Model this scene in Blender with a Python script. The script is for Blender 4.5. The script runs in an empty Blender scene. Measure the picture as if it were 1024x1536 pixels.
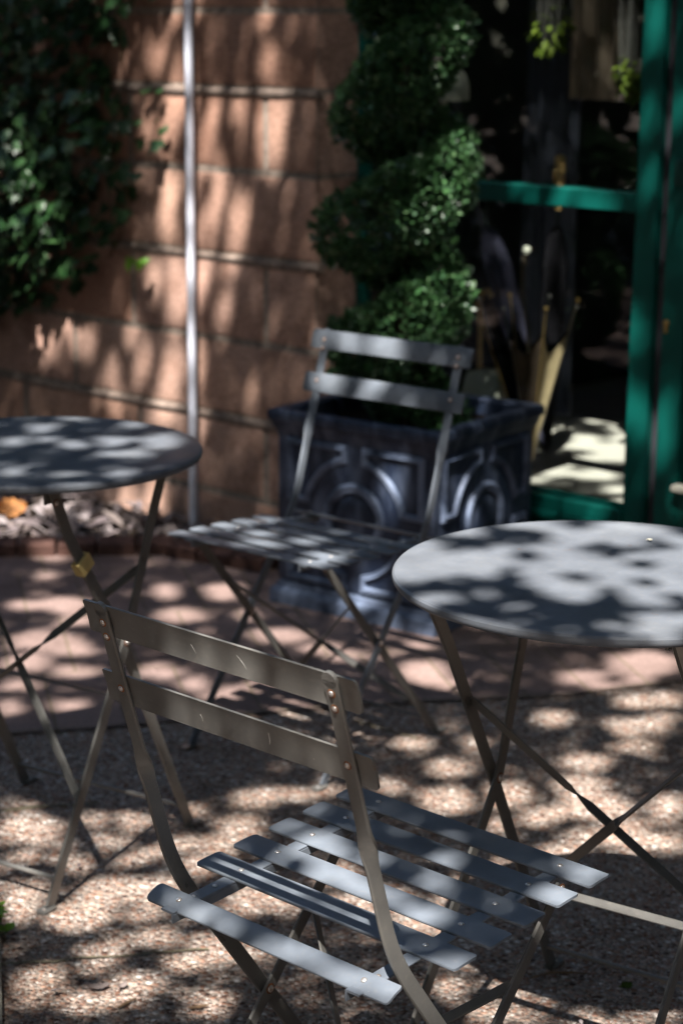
import bpy, math, random
from mathutils import Vector, Matrix
import numpy as np
random.seed(7)
rng = np.random.default_rng(11)
scene = bpy.context.scene
COL = scene.collection
R_ = math.radians
SKY_STRENGTH, SUN_STRENGTH, EXPOSURE = .105, 5.0, 1.65
V = Vector

# ------------------------------------------------------------------ mesh builder
class MB:
    def __init__(self):
        self.v = []; self.f = []; self.mi = []
        self.m = 0
    def add(self, vs, fs):
        o = len(self.v)
        self.v += [tuple(p) for p in vs]
        self.f += [tuple(o + i for i in f) for f in fs]
        self.mi += [self.m] * len(fs)
    def box(self, c, s, rz=0.0, ch=0.0):
        # chamfered box: three stacked outlines when ch > 0
        cx, cy, cz = c; hx, hy, hz = s[0] / 2, s[1] / 2, s[2] / 2
        co, si = math.cos(rz), math.sin(rz)
        def ring(ix, z):
            a, b = hx - ix, hy - ix
            return [(cx + x * co - y * si, cy + x * si + y * co, cz + z) for x, y in ((-a, -b), (a, -b), (a, b), (-a, b))]
        if ch <= 0:
            rings = [ring(0, -hz), ring(0, hz)]
        else:
            rings = [ring(ch, -hz), ring(0, -hz + ch), ring(0, hz - ch), ring(ch, hz)]
        self.loft(rings, cap=True)
    def loft(self, rings, cap=True, closed=True):
        n = len(rings[0]); vs = [p for r in rings for p in r]; fs = []
        for i in range(len(rings) - 1):
            for j in range(n if closed else n - 1):
                k = (j + 1) % n
                fs.append((i * n + j, i * n + k, (i + 1) * n + k, (i + 1) * n + j))
        if cap:
            fs.append(tuple(range(n - 1, -1, -1)))
            m = (len(rings) - 1) * n
            fs.append(tuple(range(m, m + n)))
        self.add(vs, fs)
    def bar(self, pts, dirs, w, t, ch=None):
        # flat bar with chamfered section swept along pts; dirs = direction of the width
        ch = t * 0.3 if ch is None else ch
        rings = []
        for i, p in enumerate(pts):
            p = V(p)
            a = V(pts[max(i - 1, 0)]); b = V(pts[min(i + 1, len(pts) - 1)])
            T = (b - a).normalized()
            W = V(dirs[i]); W = (W - T * W.dot(T)).normalized()
            N = T.cross(W)
            x, y = w / 2, t / 2
            sec = [(-x + ch, -y), (x - ch, -y), (x, -y + ch), (x, y - ch), (x - ch, y), (-x + ch, y), (-x, y - ch), (-x, -y + ch)]
            rings.append([p + W * u + N * v for u, v in sec])
        self.loft(rings)
    def tube(self, pts, r, n=10):
        rs = r if hasattr(r, '__len__') else [r] * len(pts)
        rings = []; ref = None
        for i, p in enumerate(pts):
            p = V(p)
            T = (V(pts[min(i + 1, len(pts) - 1)]) - V(pts[max(i - 1, 0)])).normalized()
            if ref is None:
                ref = V((0, 0, 1)) if abs(T.z) < 0.9 else V((1, 0, 0))
            A = (ref - T * ref.dot(T)).normalized(); ref = A; B = T.cross(A)
            rings.append([p + (A * math.cos(2 * math.pi * k / n) + B * math.sin(2 * math.pi * k / n)) * rs[i] for k in range(n)])
        self.loft(rings)
    def lathe(self, prof, n=48, c=(0, 0, 0), axis=None):
        c = V(c); Z = V(axis).normalized() if axis is not None else V((0, 0, 1))
        X = Z.orthogonal().normalized() if axis is not None else V((1, 0, 0)); Y = Z.cross(X)
        rings = []
        for r, z in prof:
            rings.append([c + X * (r * math.cos(2 * math.pi * k / n)) + Y * (r * math.sin(2 * math.pi * k / n)) + Z * z for k in range(n)])
        self.loft(rings)
    def plate(self, M, L, w, t, r=0.005, camber=0.0, nx=8):
        # rounded plate: length 2L along X, width w along Y, thickness t along Z of M
        ys = []
        for k in range(9):
            ys.append(-w / 2 + w * k / 8)
        ys = sorted(set([-w / 2, -w / 2 + r * .12, -w / 2 + r * .4, -w / 2 + r, -w * .2, 0, w * .2, w / 2 - r, w / 2 - r * .4, w / 2 - r * .12, w / 2]))
        top = []; bot = []
        for y in ys:
            d = max(0.0, abs(y) - (w / 2 - r)); hl = L - r + math.sqrt(max(r * r - d * d, 0))
            zc = -camber * (2 * y / w) ** 2
            e = 0.3 * t if abs(abs(y) - w / 2) < 1e-9 else 0.0
            row = [(hl * (2 * i / nx - 1)) for i in range(nx + 1)]
            top.append([M @ V((x, y, zc + t / 2 - e)) for x in row]); bot.append([M @ V((x, y, zc - t / 2 + e)) for x in row])
        n = nx + 1; m = len(ys); vs = [p for r_ in top for p in r_] + [p for r_ in bot for p in r_]; fs = []
        o = n * m
        for i in range(m - 1):
            for j in range(n - 1):
                a = i * n + j
                fs.append((a, a + 1, a + n + 1, a + n)); fs.append((o + a, o + a + n, o + a + n + 1, o + a + 1))
            a = i * n
            fs.append((a, a + n, o + a + n, o + a)); a = i * n + n - 1
            fs.append((a + n, a, o + a, o + a + n))
        for j in range(n - 1):
            fs.append((j + 1, j, o + j, o + j + 1)); a = (m - 1) * n + j
            fs.append((a, a + 1, o + a + 1, o + a))
        self.add(vs, fs)
    def dome(self, c, nrm, r, h, n=10):
        self.lathe([(r * .96, -0.0006), (r, 0), (r * .92, h * .45), (r * .66, h * .82), (r * .3, h * .98), (r * .02, h)], n, c, nrm)
    def build(self, name, mats, parent=None, ang=35, smooth=True):
        me = bpy.data.meshes.new(name); me.from_pydata(self.v, [], self.f)
        mats = mats if isinstance(mats, (list, tuple)) else [mats]
        for m in mats: me.materials.append(m)
        if len(mats) > 1: me.polygons.foreach_set('material_index', self.mi)
        if smooth:
            me.polygons.foreach_set('use_smooth', [True] * len(me.polygons))
            me.set_sharp_from_angle(angle=R_(ang))
        me.update()
        o = bpy.data.objects.new(name, me); COL.objects.link(o)
        if parent is not None: o.parent = parent
        return o

def mesh_np(name, verts, faces, mats, parent=None, mi=None, smooth=False):
    me = bpy.data.meshes.new(name)
    nv, nf, k = len(verts), len(faces), faces.shape[1]
    me.vertices.add(nv); me.vertices.foreach_set('co', np.asarray(verts, np.float32).ravel())
    me.loops.add(nf * k); me.loops.foreach_set('vertex_index', np.asarray(faces, np.int32).ravel())
    me.polygons.add(nf); me.polygons.foreach_set('loop_start', np.arange(nf, dtype=np.int32) * k)
    mats = mats if isinstance(mats, (list, tuple)) else [mats]
    for m in mats: me.materials.append(m)
    if mi is not None: me.polygons.foreach_set('material_index', np.asarray(mi, np.int32))
    me.update(calc_edges=True); me.validate()
    if smooth: me.polygons.foreach_set('use_smooth', [True] * len(me.polygons))
    o = bpy.data.objects.new(name, me); COL.objects.link(o)
    if parent is not None: o.parent = parent
    return o

def tag(o, label=None, cat=None, group=None, kind=None):
    if label: o['label'] = label
    if cat: o['category'] = cat
    if group: o['group'] = group
    if kind: o['kind'] = kind
    return o
def thing(name, label, cat, loc=(0, 0, 0), rz=0.0, group=None):
    o = bpy.data.objects.new(name, None); COL.objects.link(o)
    o.empty_display_size = 0.1
    o.location = loc; o.rotation_euler = (0, 0, rz)
    return tag(o, label, cat, group)
def copy_tree(o, parent=None):
    c = o.copy(); COL.objects.link(c); c.parent = parent
    for ch in list(o.children): copy_tree(ch, c)
    return c

# ------------------------------------------------------------------ materials
def newmat(name):
    m = bpy.data.materials.new(name); m.use_nodes = True
    nt = m.node_tree; nt.nodes.clear()
    out = nt.nodes.new('ShaderNodeOutputMaterial'); b = nt.nodes.new('ShaderNodeBsdfPrincipled')
    nt.links.new(b.outputs[0], out.inputs[0])
    return m, nt, b, out
def nd(nt, t, **kw):
    n = nt.nodes.new(t)
    for k, v in kw.items():
        if k.startswith('i_'):
            key = k[2:]
            n.inputs[int(key) if key.isdigit() else key].default_value = v
        else: setattr(n, k, v)
    return n
def lk(nt, a, b): nt.links.new(a, b)
def ramp(nt, fac, stops):
    r = nt.nodes.new('ShaderNodeValToRGB'); e = r.color_ramp.elements
    while len(e) > 1: e.remove(e[-1])
    for i, (p, c) in enumerate(stops):
        if i == 0: e[0].position = p; x = e[0]
        else: x = e.new(p)
        x.color = (c[0], c[1], c[2], 1)
    if fac is not None: lk(nt, fac, r.inputs[0])
    return r
def mixc(nt, fac, a, b, mode='MIX'):
    n = nt.nodes.new('ShaderNodeMix'); n.data_type = 'RGBA'; n.blend_type = mode
    for s, v in ((n.inputs[0], fac), (n.inputs[6], a), (n.inputs[7], b)):
        if hasattr(v, 'is_linked'): lk(nt, v, s)
        elif isinstance(v, (int, float)): s.default_value = v
        else: s.default_value = (v[0], v[1], v[2], 1)
    return n.outputs[2]
def bump(nt, b, h, strength, dist=0.002):
    n = nd(nt, 'ShaderNodeBump'); n.inputs['Strength'].default_value = strength; n.inputs['Distance'].default_value = dist
    lk(nt, h, n.inputs['Height']); lk(nt, n.outputs[0], b.inputs['Normal'])
def coords(nt, kind='Object', scale=None, rot=None):
    tc = nd(nt, 'ShaderNodeTexCoord'); o = tc.outputs[kind]
    if scale or rot:
        mp = nd(nt, 'ShaderNodeMapping')
        if scale: mp.inputs['Scale'].default_value = scale
        if rot: mp.inputs['Rotation'].default_value = rot
        lk(nt, o, mp.inputs[0]); o = mp.outputs[0]
    return o
def noise(nt, co, scale, detail=4, rough=.55):
    n = nd(nt, 'ShaderNodeTexNoise'); n.inputs['Scale'].default_value = scale; n.inputs['Detail'].default_value = detail; n.inputs['Roughness'].default_value = rough
    if co is not None: lk(nt, co, n.inputs[0])
    return n.outputs[0]

def simple(name, col, rough=.5, metallic=0, var=.12, scale=30, spec=.5, bmp=0):
    m, nt, b, out = newmat(name)
    co = coords(nt); n = noise(nt, co, scale)
    lo = [c * (1 - var) for c in col]; hi = [c * (1 + var) for c in col]
    r = ramp(nt, n, [(.3, lo), (.7, hi)]); lk(nt, r.outputs[0], b.inputs['Base Color'])
    b.inputs['Roughness'].default_value = rough; b.inputs['Metallic'].default_value = metallic; b.inputs['Specular IOR Level'].default_value = spec
    if bmp: bump(nt, b, n, bmp)
    return m

def m_paint(name, col, rough, dust=.25, spec=.5):
    m, nt, b, out = newmat(name)
    co = coords(nt)
    n1 = noise(nt, co, 14, 5); n2 = noise(nt, co, 160, 3); n3 = noise(nt, co, 420, 2)
    big = noise(nt, co, 4.5, 6, .62)
    base = ramp(nt, n1, [(.3, [c * .86 for c in col]), (.7, [c * 1.12 for c in col])])
    bw = ramp(nt, big, [(.35, (.80, .80, .80)), (.52, (1, 1, 1)), (.70, (1.28, 1.25, 1.2))])
    dfac = ramp(nt, n2, [(.55, (0, 0, 0)), (.75, (dust, dust, dust))])
    c1 = mixc(nt, dfac.outputs[0], mixc(nt, 1.0, base.outputs[0], bw.outputs[0], 'MULTIPLY'), (.24, .21, .18))
    ch = ramp(nt, n3, [(.77, (0, 0, 0)), (.80, (.7, .7, .7))])
    c2 = mixc(nt, ch.outputs[0], c1, (.38, .34, .30))
    n4 = noise(nt, co, 38, 6, .7); rf = ramp(nt, n4, [(.66, (0, 0, 0)), (.72, (.55, .55, .55))]); c2 = mixc(nt, rf.outputs[0], c2, (.16, .075, .035))
    lk(nt, c2, b.inputs['Base Color'])
    rr = ramp(nt, n1, [(.3, [rough * .85] * 3), (.7, [rough * 1.2] * 3)]); lk(nt, rr.outputs[0], b.inputs['Roughness'])
    bump(nt, b, n2, .06, .0006); b.inputs['Specular IOR Level'].default_value = spec
    return m
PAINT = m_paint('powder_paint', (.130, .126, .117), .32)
SKYTOPPAINT = m_paint('sky_tint_table_paint', (.130, .143, .164), .34, .2, .10)  # tabletop grey with the blue of sky light put into its base
SKYPAINT = m_paint('sky_tint_paint', (.150, .171, .200), .36, .15, .15)  # chair paint again, its base blued to stand in for reflected sky
def m_rivet():
    m, nt, b, out = newmat('rivet_steel')
    co = coords(nt); n = noise(nt, co, 300)
    r = ramp(nt, n, [(.45, (.66, .64, .62)), (.72, (.40, .28, .19))]); lk(nt, r.outputs[0], b.inputs['Base Color'])
    b.inputs['Metallic'].default_value = .75; b.inputs['Roughness'].default_value = .38
    return m
RIVET = m_rivet()
RUST = simple('rust', (.22, .085, .03), .85, 0, .5, 260)
SCRATCH = simple('bare_scratch', (.42, .40, .37), .6, 0, .1, 200)

def m_stone():
    m, nt, b, out = newmat('sandstone')
    co = coords(nt)
    gi = nd(nt, 'ShaderNodeNewGeometry')
    base = ramp(nt, gi.outputs['Random Per Island'], [(0, (.38, .215, .155)), (.3, (.53, .335, .255)), (.5, (.43, .26, .19)), (.75, (.50, .315, .25)), (1, (.56, .37, .29))])
    n1 = noise(nt, co, 6, 6, .65); n2 = noise(nt, co, 90, 5, .7); n3 = noise(nt, co, 320, 2)
    k = ramp(nt, n1, [(.28, (.50, .44, .40)), (.5, (1, 1, 1)), (.75, (1.2, 1.17, 1.12))])
    c = mixc(nt, 1.0, base.outputs[0], k.outputs[0], 'MULTIPLY')
    k2 = ramp(nt, n2, [(.3, (.58, .55, .53)), (.6, (1.1, 1.1, 1.1))])
    c = mixc(nt, 1.0, c, k2.outputs[0], 'MULTIPLY')
    k3 = ramp(nt, n3, [(.66, (0, 0, 0)), (.72, (.5, .5, .5))])
    c = mixc(nt, k3.outputs[0], c, (.10, .05, .035))
    lk(nt, c, b.inputs['Base Color']); b.inputs['Roughness'].default_value = .9; b.inputs['Specular IOR Level'].default_value = .2
    bump(nt, b, n2, .5, .004)
    return m
STONE = m_stone()
MORTAR = simple('mortar', (.28, .225, .185), .95, 0, .35, 45, .2, .4)
LEDGE = simple('mortar_ledge', (.26, .20, .165), .95, 0, .4, 30, .2, .4)

def m_aggregate():
    m, nt, b, out = newmat('exposed_aggregate')
    co = coords(nt)
    wob = noise(nt, co, 60, 2)
    v1 = nd(nt, 'ShaderNodeTexVoronoi'); v1.inputs['Scale'].default_value = 112; v1.inputs['Randomness'].default_value = 1; lk(nt, co, v1.inputs[0])
    v2 = nd(nt, 'ShaderNodeTexVoronoi'); v2.inputs['Scale'].default_value = 185; lk(nt, co, v2.inputs[0])
    sep = nd(nt, 'ShaderNodeSeparateColor'); lk(nt, v1.outputs['Color'], sep.inputs[0])
    sep2 = nd(nt, 'ShaderNodeSeparateColor'); lk(nt, v2.outputs['Color'], sep2.inputs[0])
    pal = [(0, (.055, .034, .028)), (.13, (.21, .105, .068)), (.28, (.35, .215, .155)), (.42, (.47, .375, .31)), (.56, (.28, .155, .11)), (.68, (.56, .49, .44)), (.82, (.10, .064, .05)), (.90, (.39, .27, .21)), (1, (.74, .69, .64))]
    c1 = ramp(nt, sep.outputs[0], pal); c2 = ramp(nt, sep2.outputs[1], pal)
    pick = nd(nt, 'ShaderNodeMath', operation='GREATER_THAN'); pick.inputs[1].default_value = .45; lk(nt, sep.outputs[2], pick.inputs[0])
    col = mixc(nt, pick.outputs[0], c2.outputs[0], c1.outputs[0])
    d = mixc(nt, pick.outputs[0], v2.outputs['Distance'], v1.outputs['Distance'])
    edge = ramp(nt, d, [(.50, (0, 0, 0)), (.72, (1, 1, 1))])
    cem = mixc(nt, wob, (.20, .165, .135), (.33, .28, .24))
    col = mixc(nt, edge.outputs[0], col, cem)
    big = noise(nt, co, 1.7, 6, .62)
    kb = ramp(nt, big, [(.3, (.58, .54, .50)), (.5, (.95, .95, .95)), (.75, (1.15, 1.13, 1.1))])
    col = mixc(nt, 1.0, col, kb.outputs[0], 'MULTIPLY')
    lk(nt, col, b.inputs['Base Color']); b.inputs['Roughness'].default_value = .85; b.inputs['Specular IOR Level'].default_value = .25
    inv = nd(nt, 'ShaderNodeMath', operation='SUBTRACT'); inv.inputs[0].default_value = 1; lk(nt, d, inv.inputs[1])
    bump(nt, b, inv.outputs[0], 1.0, .009)
    return m
AGG = m_aggregate()

def m_paving():
    m, nt, b, out = newmat('pink_paving')
    co = coords(nt, 'Object', None, (0, 0, R_(-13)))
    br = nd(nt, 'ShaderNodeTexBrick'); lk(nt, co, br.inputs[0])
    br.offset = 0.5; br.squash = 1
    br.inputs['Scale'].default_value = 1; br.inputs['Mortar Size'].default_value = .0035; br.inputs['Mortar Smooth'].default_value = .3
    br.inputs['Brick Width'].default_value = .145; br.inputs['Row Height'].default_value = .42; br.inputs['Bias'].default_value = 0
    br.inputs['Color1'].default_value = (.255, .178, .156, 1); br.inputs['Color2'].default_value = (.21, .146, .130, 1); br.inputs['Mortar'].default_value = (.15, .115, .08, 1)
    n1 = noise(nt, co, 5, 6, .65); n2 = noise(nt, co, 130, 4)
    k = ramp(nt, n1, [(.3, (.66, .64, .62)), (.6, (1.05, 1.05, 1.05))]); k2 = ramp(nt, n2, [(.35, (.8, .8, .8)), (.65, (1.1, 1.1, 1.1))])
    c = mixc(nt, 1.0, br.outputs[0], k.outputs[0], 'MULTIPLY'); c = mixc(nt, 1.0, c, k2.outputs[0], 'MULTIPLY')
    lk(nt, c, b.inputs['Base Color']); b.inputs['Roughness'].default_value = .85; b.inputs['Specular IOR Level'].default_value = .3
    h = nd(nt, 'ShaderNodeMath', operation='MULTIPLY_ADD'); h.inputs[1].default_value = -1.0; lk(nt, br.outputs['Fac'], h.inputs[0]); lk(nt, n2, h.inputs[2])
    bump(nt, b, h.outputs[0], .4, .004)
    return m
PAVE = m_paving()

def m_leaf(name, cols, rough=.45, trans=.25, spec=.4):
    m, nt, b, out = newmat(name)
    gi = nd(nt, 'ShaderNodeNewGeometry')
    n = len(cols)
    r = ramp(nt, gi.outputs['Random Per Island'], [(i / max(n - 1, 1), c) for i, c in enumerate(cols)])
    lk(nt, r.outputs[0], b.inputs['Base Color']); b.inputs['Roughness'].default_value = rough; b.inputs['Specular IOR Level'].default_value = spec
    if trans:
        tr = nd(nt, 'ShaderNodeBsdfTranslucent'); lk(nt, r.outputs[0], tr.inputs[0])
        mx = nd(nt, 'ShaderNodeMixShader'); mx.inputs[0].default_value = trans
        lk(nt, b.outputs[0], mx.inputs[1]); lk(nt, tr.outputs[0], mx.inputs[2]); lk(nt, mx.outputs[0], out.inputs[0])
    return m
LEAF_TREE = m_leaf('tree_leaf', [(.035, .075, .02), (.05, .10, .03), (.03, .06, .018)], .5, .15)
LEAF_BOX = m_leaf('box_leaf', [(.030, .088, .030), (.060, .145, .048), (.042, .105, .050), (.11, .20, .085)], .36, .15, .6)
LEAF_IVY = m_leaf('ivy_leaf', [(.015, .048, .014), (.028, .075, .022), (.022, .055, .020), (.04, .095, .03)], .38, .15, .5)
LEAF_YOUNG = m_leaf('young_leaf', [(.14, .30, .02), (.20, .38, .03), (.10, .24, .02)], .5, .35)
LEAF_OLIVE = m_leaf('olive_leaf', [(.085, .125, .014), (.13, .17, .02), (.06, .10, .012)], .6, .3, .2)
LEAF_DRY = m_leaf('dry_leaf', [(.11, .088, .09), (.21, .17, .17), (.15, .117, .10), (.29, .25, .25), (.07, .055, .053)], .8, .1, .2)
LEAF_ORANGE = simple('orange_leaf', (.44, .20, .065), .7, 0, .35, 50)
BARK = simple('bark', (.09, .065, .045), .9, 0, .4, 25, .2, .6)
TWIG = simple('dry_twig', (.14, .09, .055), .9, 0, .4, 60, .2)

def m_lead():
    m, nt, b, out = newmat('navy_planter_finish')
    co = coords(nt)
    n1 = noise(nt, coords(nt, 'Object', (9, 9, 2.2)), 2.2, 6, .65); n2 = noise(nt, co, 70, 4)
    f = ramp(nt, n1, [(.47, (0, 0, 0)), (.66, (.42, .42, .42))])
    c = mixc(nt, f.outputs[0], (.011, .021, .048), (.17, .21, .30))
    lk(nt, c, b.inputs['Base Color'])
    r = ramp(nt, n2, [(.3, (.5, .5, .5)), (.7, (.68, .68, .68))]); lk(nt, r.outputs[0], b.inputs['Roughness'])
    bump(nt, b, n2, .15, .002)
    return m
LEAD = m_lead()
def m_leadworn():
    m, nt, b, out = newmat('navy_planter_worn_relief')
    co = coords(nt)
    n1 = noise(nt, co, 11, 6, .65)
    f = ramp(nt, n1, [(.36, (.05, .05, .05)), (.58, (.75, .75, .75))])
    c = mixc(nt, f.outputs[0], (.020, .034, .068), (.20, .25, .36))
    lk(nt, c, b.inputs['Base Color']); b.inputs['Roughness'].default_value = .58
    return m
LEADW = m_leadworn()
SOIL = simple('soil', (.02, .014, .010), .95, 0, .4, 60, .1, .6)
GREEN = simple('green_paint', (.002, .082, .066), .38, 0, .14, 9, .35)
GALV = simple('galvanised_pole', (.72, .74, .84), .40, .1, .12, 20)
def m_glass():
    m, nt, b, out = newmat('window_glass')
    nt.nodes.remove(b)
    tr = nd(nt, 'ShaderNodeBsdfTransparent'); tr.inputs[0].default_value = (.93, .96, .95, 1)
    gl = nd(nt, 'ShaderNodeBsdfGlossy'); gl.inputs['Roughness'].default_value = .015
    fr = nd(nt, 'ShaderNodeFresnel'); 
    ge = nd(nt, 'ShaderNodeNewGeometry'); io = nd(nt, 'ShaderNodeMapRange'); lk(nt, ge.outputs['Backfacing'], io.inputs[0]); io.inputs[3].default_value = 1.5; io.inputs[4].default_value = 1 / 1.5; lk(nt, io.outputs[0], fr.inputs[0])
    mx = nd(nt, 'ShaderNodeMixShader'); lk(nt, fr.outputs[0], mx.inputs[0]); lk(nt, tr.outputs[0], mx.inputs[1]); lk(nt, gl.outputs[0], mx.inputs[2])
    lk(nt, mx.outputs[0], out.inputs[0])
    return m
GLASS = m_glass()
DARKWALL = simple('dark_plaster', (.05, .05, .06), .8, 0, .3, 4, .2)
SHOPFLOOR = simple('pale_floor', (.52, .47, .41), .6, 0, .12, 3)
CREAM = simple('cream_enamel', (.62, .60, .50), .4, 0, .06, 12)
BRASS = simple('brass', (.55, .36, .13), .35, .8, .2, 30)
WOODGRIP = simple('bamboo', (.66, .42, .17), .45, 0, .25, 40)
BLACKFAB = simple('black_fabric', (.008, .007, .009), .95, 0, .3, 40, .08)
GOLDFAB = simple('gold_fabric', (.56, .42, .24), .55, 0, .2, 16)
BROWNFAB = simple('brown_fabric', (.075, .050, .034), .8, 0, .3, 30, .2)
DARKSTICK = simple('dark_stick', (.10, .075, .055), .4, 0, .3, 40)
GREYFAB = simple('lavender_grey_fabric', (.085, .08, .125), .9, 0, .25, 14, .1)
HAZEDRAPE = simple('haze_drape', (.07, .074, .105), .9, 0, .25, 10)
CURTAIN = simple('brown_curtain', (.20, .145, .105), .9, 0, .25, 10)
STEEL = simple('bright_steel', (.75, .75, .78), .15, 1, .05, 10)
CLIP = simple('clip_plastic', (.56, .42, .16), .6, 0, .15, 40)
KERB = simple('red_brick_edge', (.095, .050, .040), .9, 0, .35, 30, .2, .5)
OLDSTONE = simple('old_kerb_stone', (.30, .28, .23), .9, 0, .35, 30, .2, .5)
MOSS = simple('mossy_joint', (.15, .13, .085), .95, 0, .4, 50, .1)
TERRA = simple('dark_pot', (.05, .045, .04), .6, 0, .2, 20)
# ------------------------------------------------------------------ place frame
W0 = V((-.423, 5.508, 0)); WA = R_(-42)                      # a point at the foot of the stone wall and the wall's heading
DW = V((math.cos(WA), math.sin(WA), 0)); NI = V((-math.sin(WA), math.cos(WA), 0))   # along the wall, into the wall
def wp(s, d, z): return W0 + DW * s + NI * d + V((0, 0, z))
def frame_at(origin, rz): return Matrix.Translation(origin) @ Matrix.Rotation(rz, 4, 'Z')

# ------------------------------------------------------------------ folding chair
T_ = (-.2711, .7925); B_ = (-.1699, .4541); F_ = (.1555, .004); S_ = (.1413, .434); G_ = (-.2259, .004)
WPOST, WLEG, WRAIL = .1704, .1613, .1439
pd = V((0, B_[0] - T_[0], B_[1] - T_[1])); PLEN = pd.length; pd.normalize()      # down the post
pn = V((0, -pd.z, pd.y)); pn = pn if pn.y > 0 else -pn                            # towards the front of the chair
def post_pt(x, k, off=0.0): return V((x, T_[0], T_[1])) + pd * k + pn * off
def seat_z(u): return .4436 + (u - .1639) * .055

def lerp3(a, b, k): return V(a) + (V(b) - V(a)) * k
def post_path(x, side):
    pts, dirs = [], []
    X = V((1, 0, 0))
    ks = [0, .004, .03, .12, .178]
    for k in ks: pts.append(post_pt(x, k)); dirs.append(X)
    inpl = pn
    for i in range(1, 8):                                     # quarter twist
        a = math.pi / 2 * (i / 7); a = math.pi / 2 * (1 - math.cos(a * 2)) / 2
        pts.append(post_pt(x, .178 + .055 * i / 7)); dirs.append(X * math.cos(a) + inpl * (math.sin(a) * side))
    bend = V((x, B_[0], B_[1])); ft = V((x, F_[0], F_[1])); ld = (ft - bend).normalized()
    A = bend - pd * .05; Bq = bend + ld * .05
    lastW = inpl * side
    for i in range(7):
        t = i / 6
        p = A * (1 - t) ** 2 + bend * 2 * t * (1 - t) + Bq * t * t
        tan = ((bend - A) * (1 - t) + (Bq - bend) * t).normalized()
        w = V((0, -tan.z, tan.y)); w = w if w.dot(lastW) > 0 else -w
        pts.append(p); dirs.append(w)
    w = V((0, -ld.z, ld.y)); w = w if w.dot(lastW) > 0 else -w
    pts.append(bend.lerp(ft, .6)); dirs.append(w); pts.append(ft); dirs.append(w)
    return pts, dirs

def rivet(parent, c, n, r=.0036, h=.0022, rust=1.0):
    m = MB()
    if rust: m.m = 1; m.lathe([(r * 1.45, .0), (r * 1.4, .0004), (r * .5, .0005)], 12, c, n)
    m.m = 0; m.dome(V(c) + V(n) * .0003, n, r, h)
    return m.build('rivet', [RIVET, RUST], parent, 50)

def foot(parent, c, out, up):
    # small turned-out foot plate with a rubber pad
    m = MB(); o = V(out)
    x = V((-o.y, o.x, 0))
    M = Matrix((( o.x, x.x, 0, c[0] + o.x * .009), (o.y, x.y, 0, c[1] + o.y * .009), (0, 0, 1, .0035), (0, 0, 0, 1)))
    m.plate(M, .017, .021, .004, .006, 0, 3)
    m.m = 1; M2 = M.copy(); M2[2][3] = .0008; m.plate(M2, .015, .019, .0015, .006, 0, 2)
    m.m = 2; m.dome((c[0] + o.x * .014, c[1] + o.y * .014, .0054), (0, 0, 1), .003, .0015)
    return m.build('foot', [PAINT, BLACKFAB, RIVET], parent, 40)

def twist_bar(p0, p1, nrm, w, t, flip=False, tw=(.42, .52)):
    p0, p1 = V(p0), V(p1); d = (p1 - p0).normalized(); n = V(nrm).normalized(); inp = n.cross(d).normalized()
    pts, dirs = [], []
    N = 26
    for i in range(N + 1):
        k = i / N
        s = min(max((k - tw[0]) / (tw[1] - tw[0]), 0), 1); s = s * s * (3 - 2 * s)
        a = s * math.pi / 2
        if flip: a = math.pi / 2 - a
        pts.append(p0.lerp(p1, k)); dirs.append(inp * math.cos(a) + n * math.sin(a))
    m = MB(); m.bar(pts, dirs, w, t); return m

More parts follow.
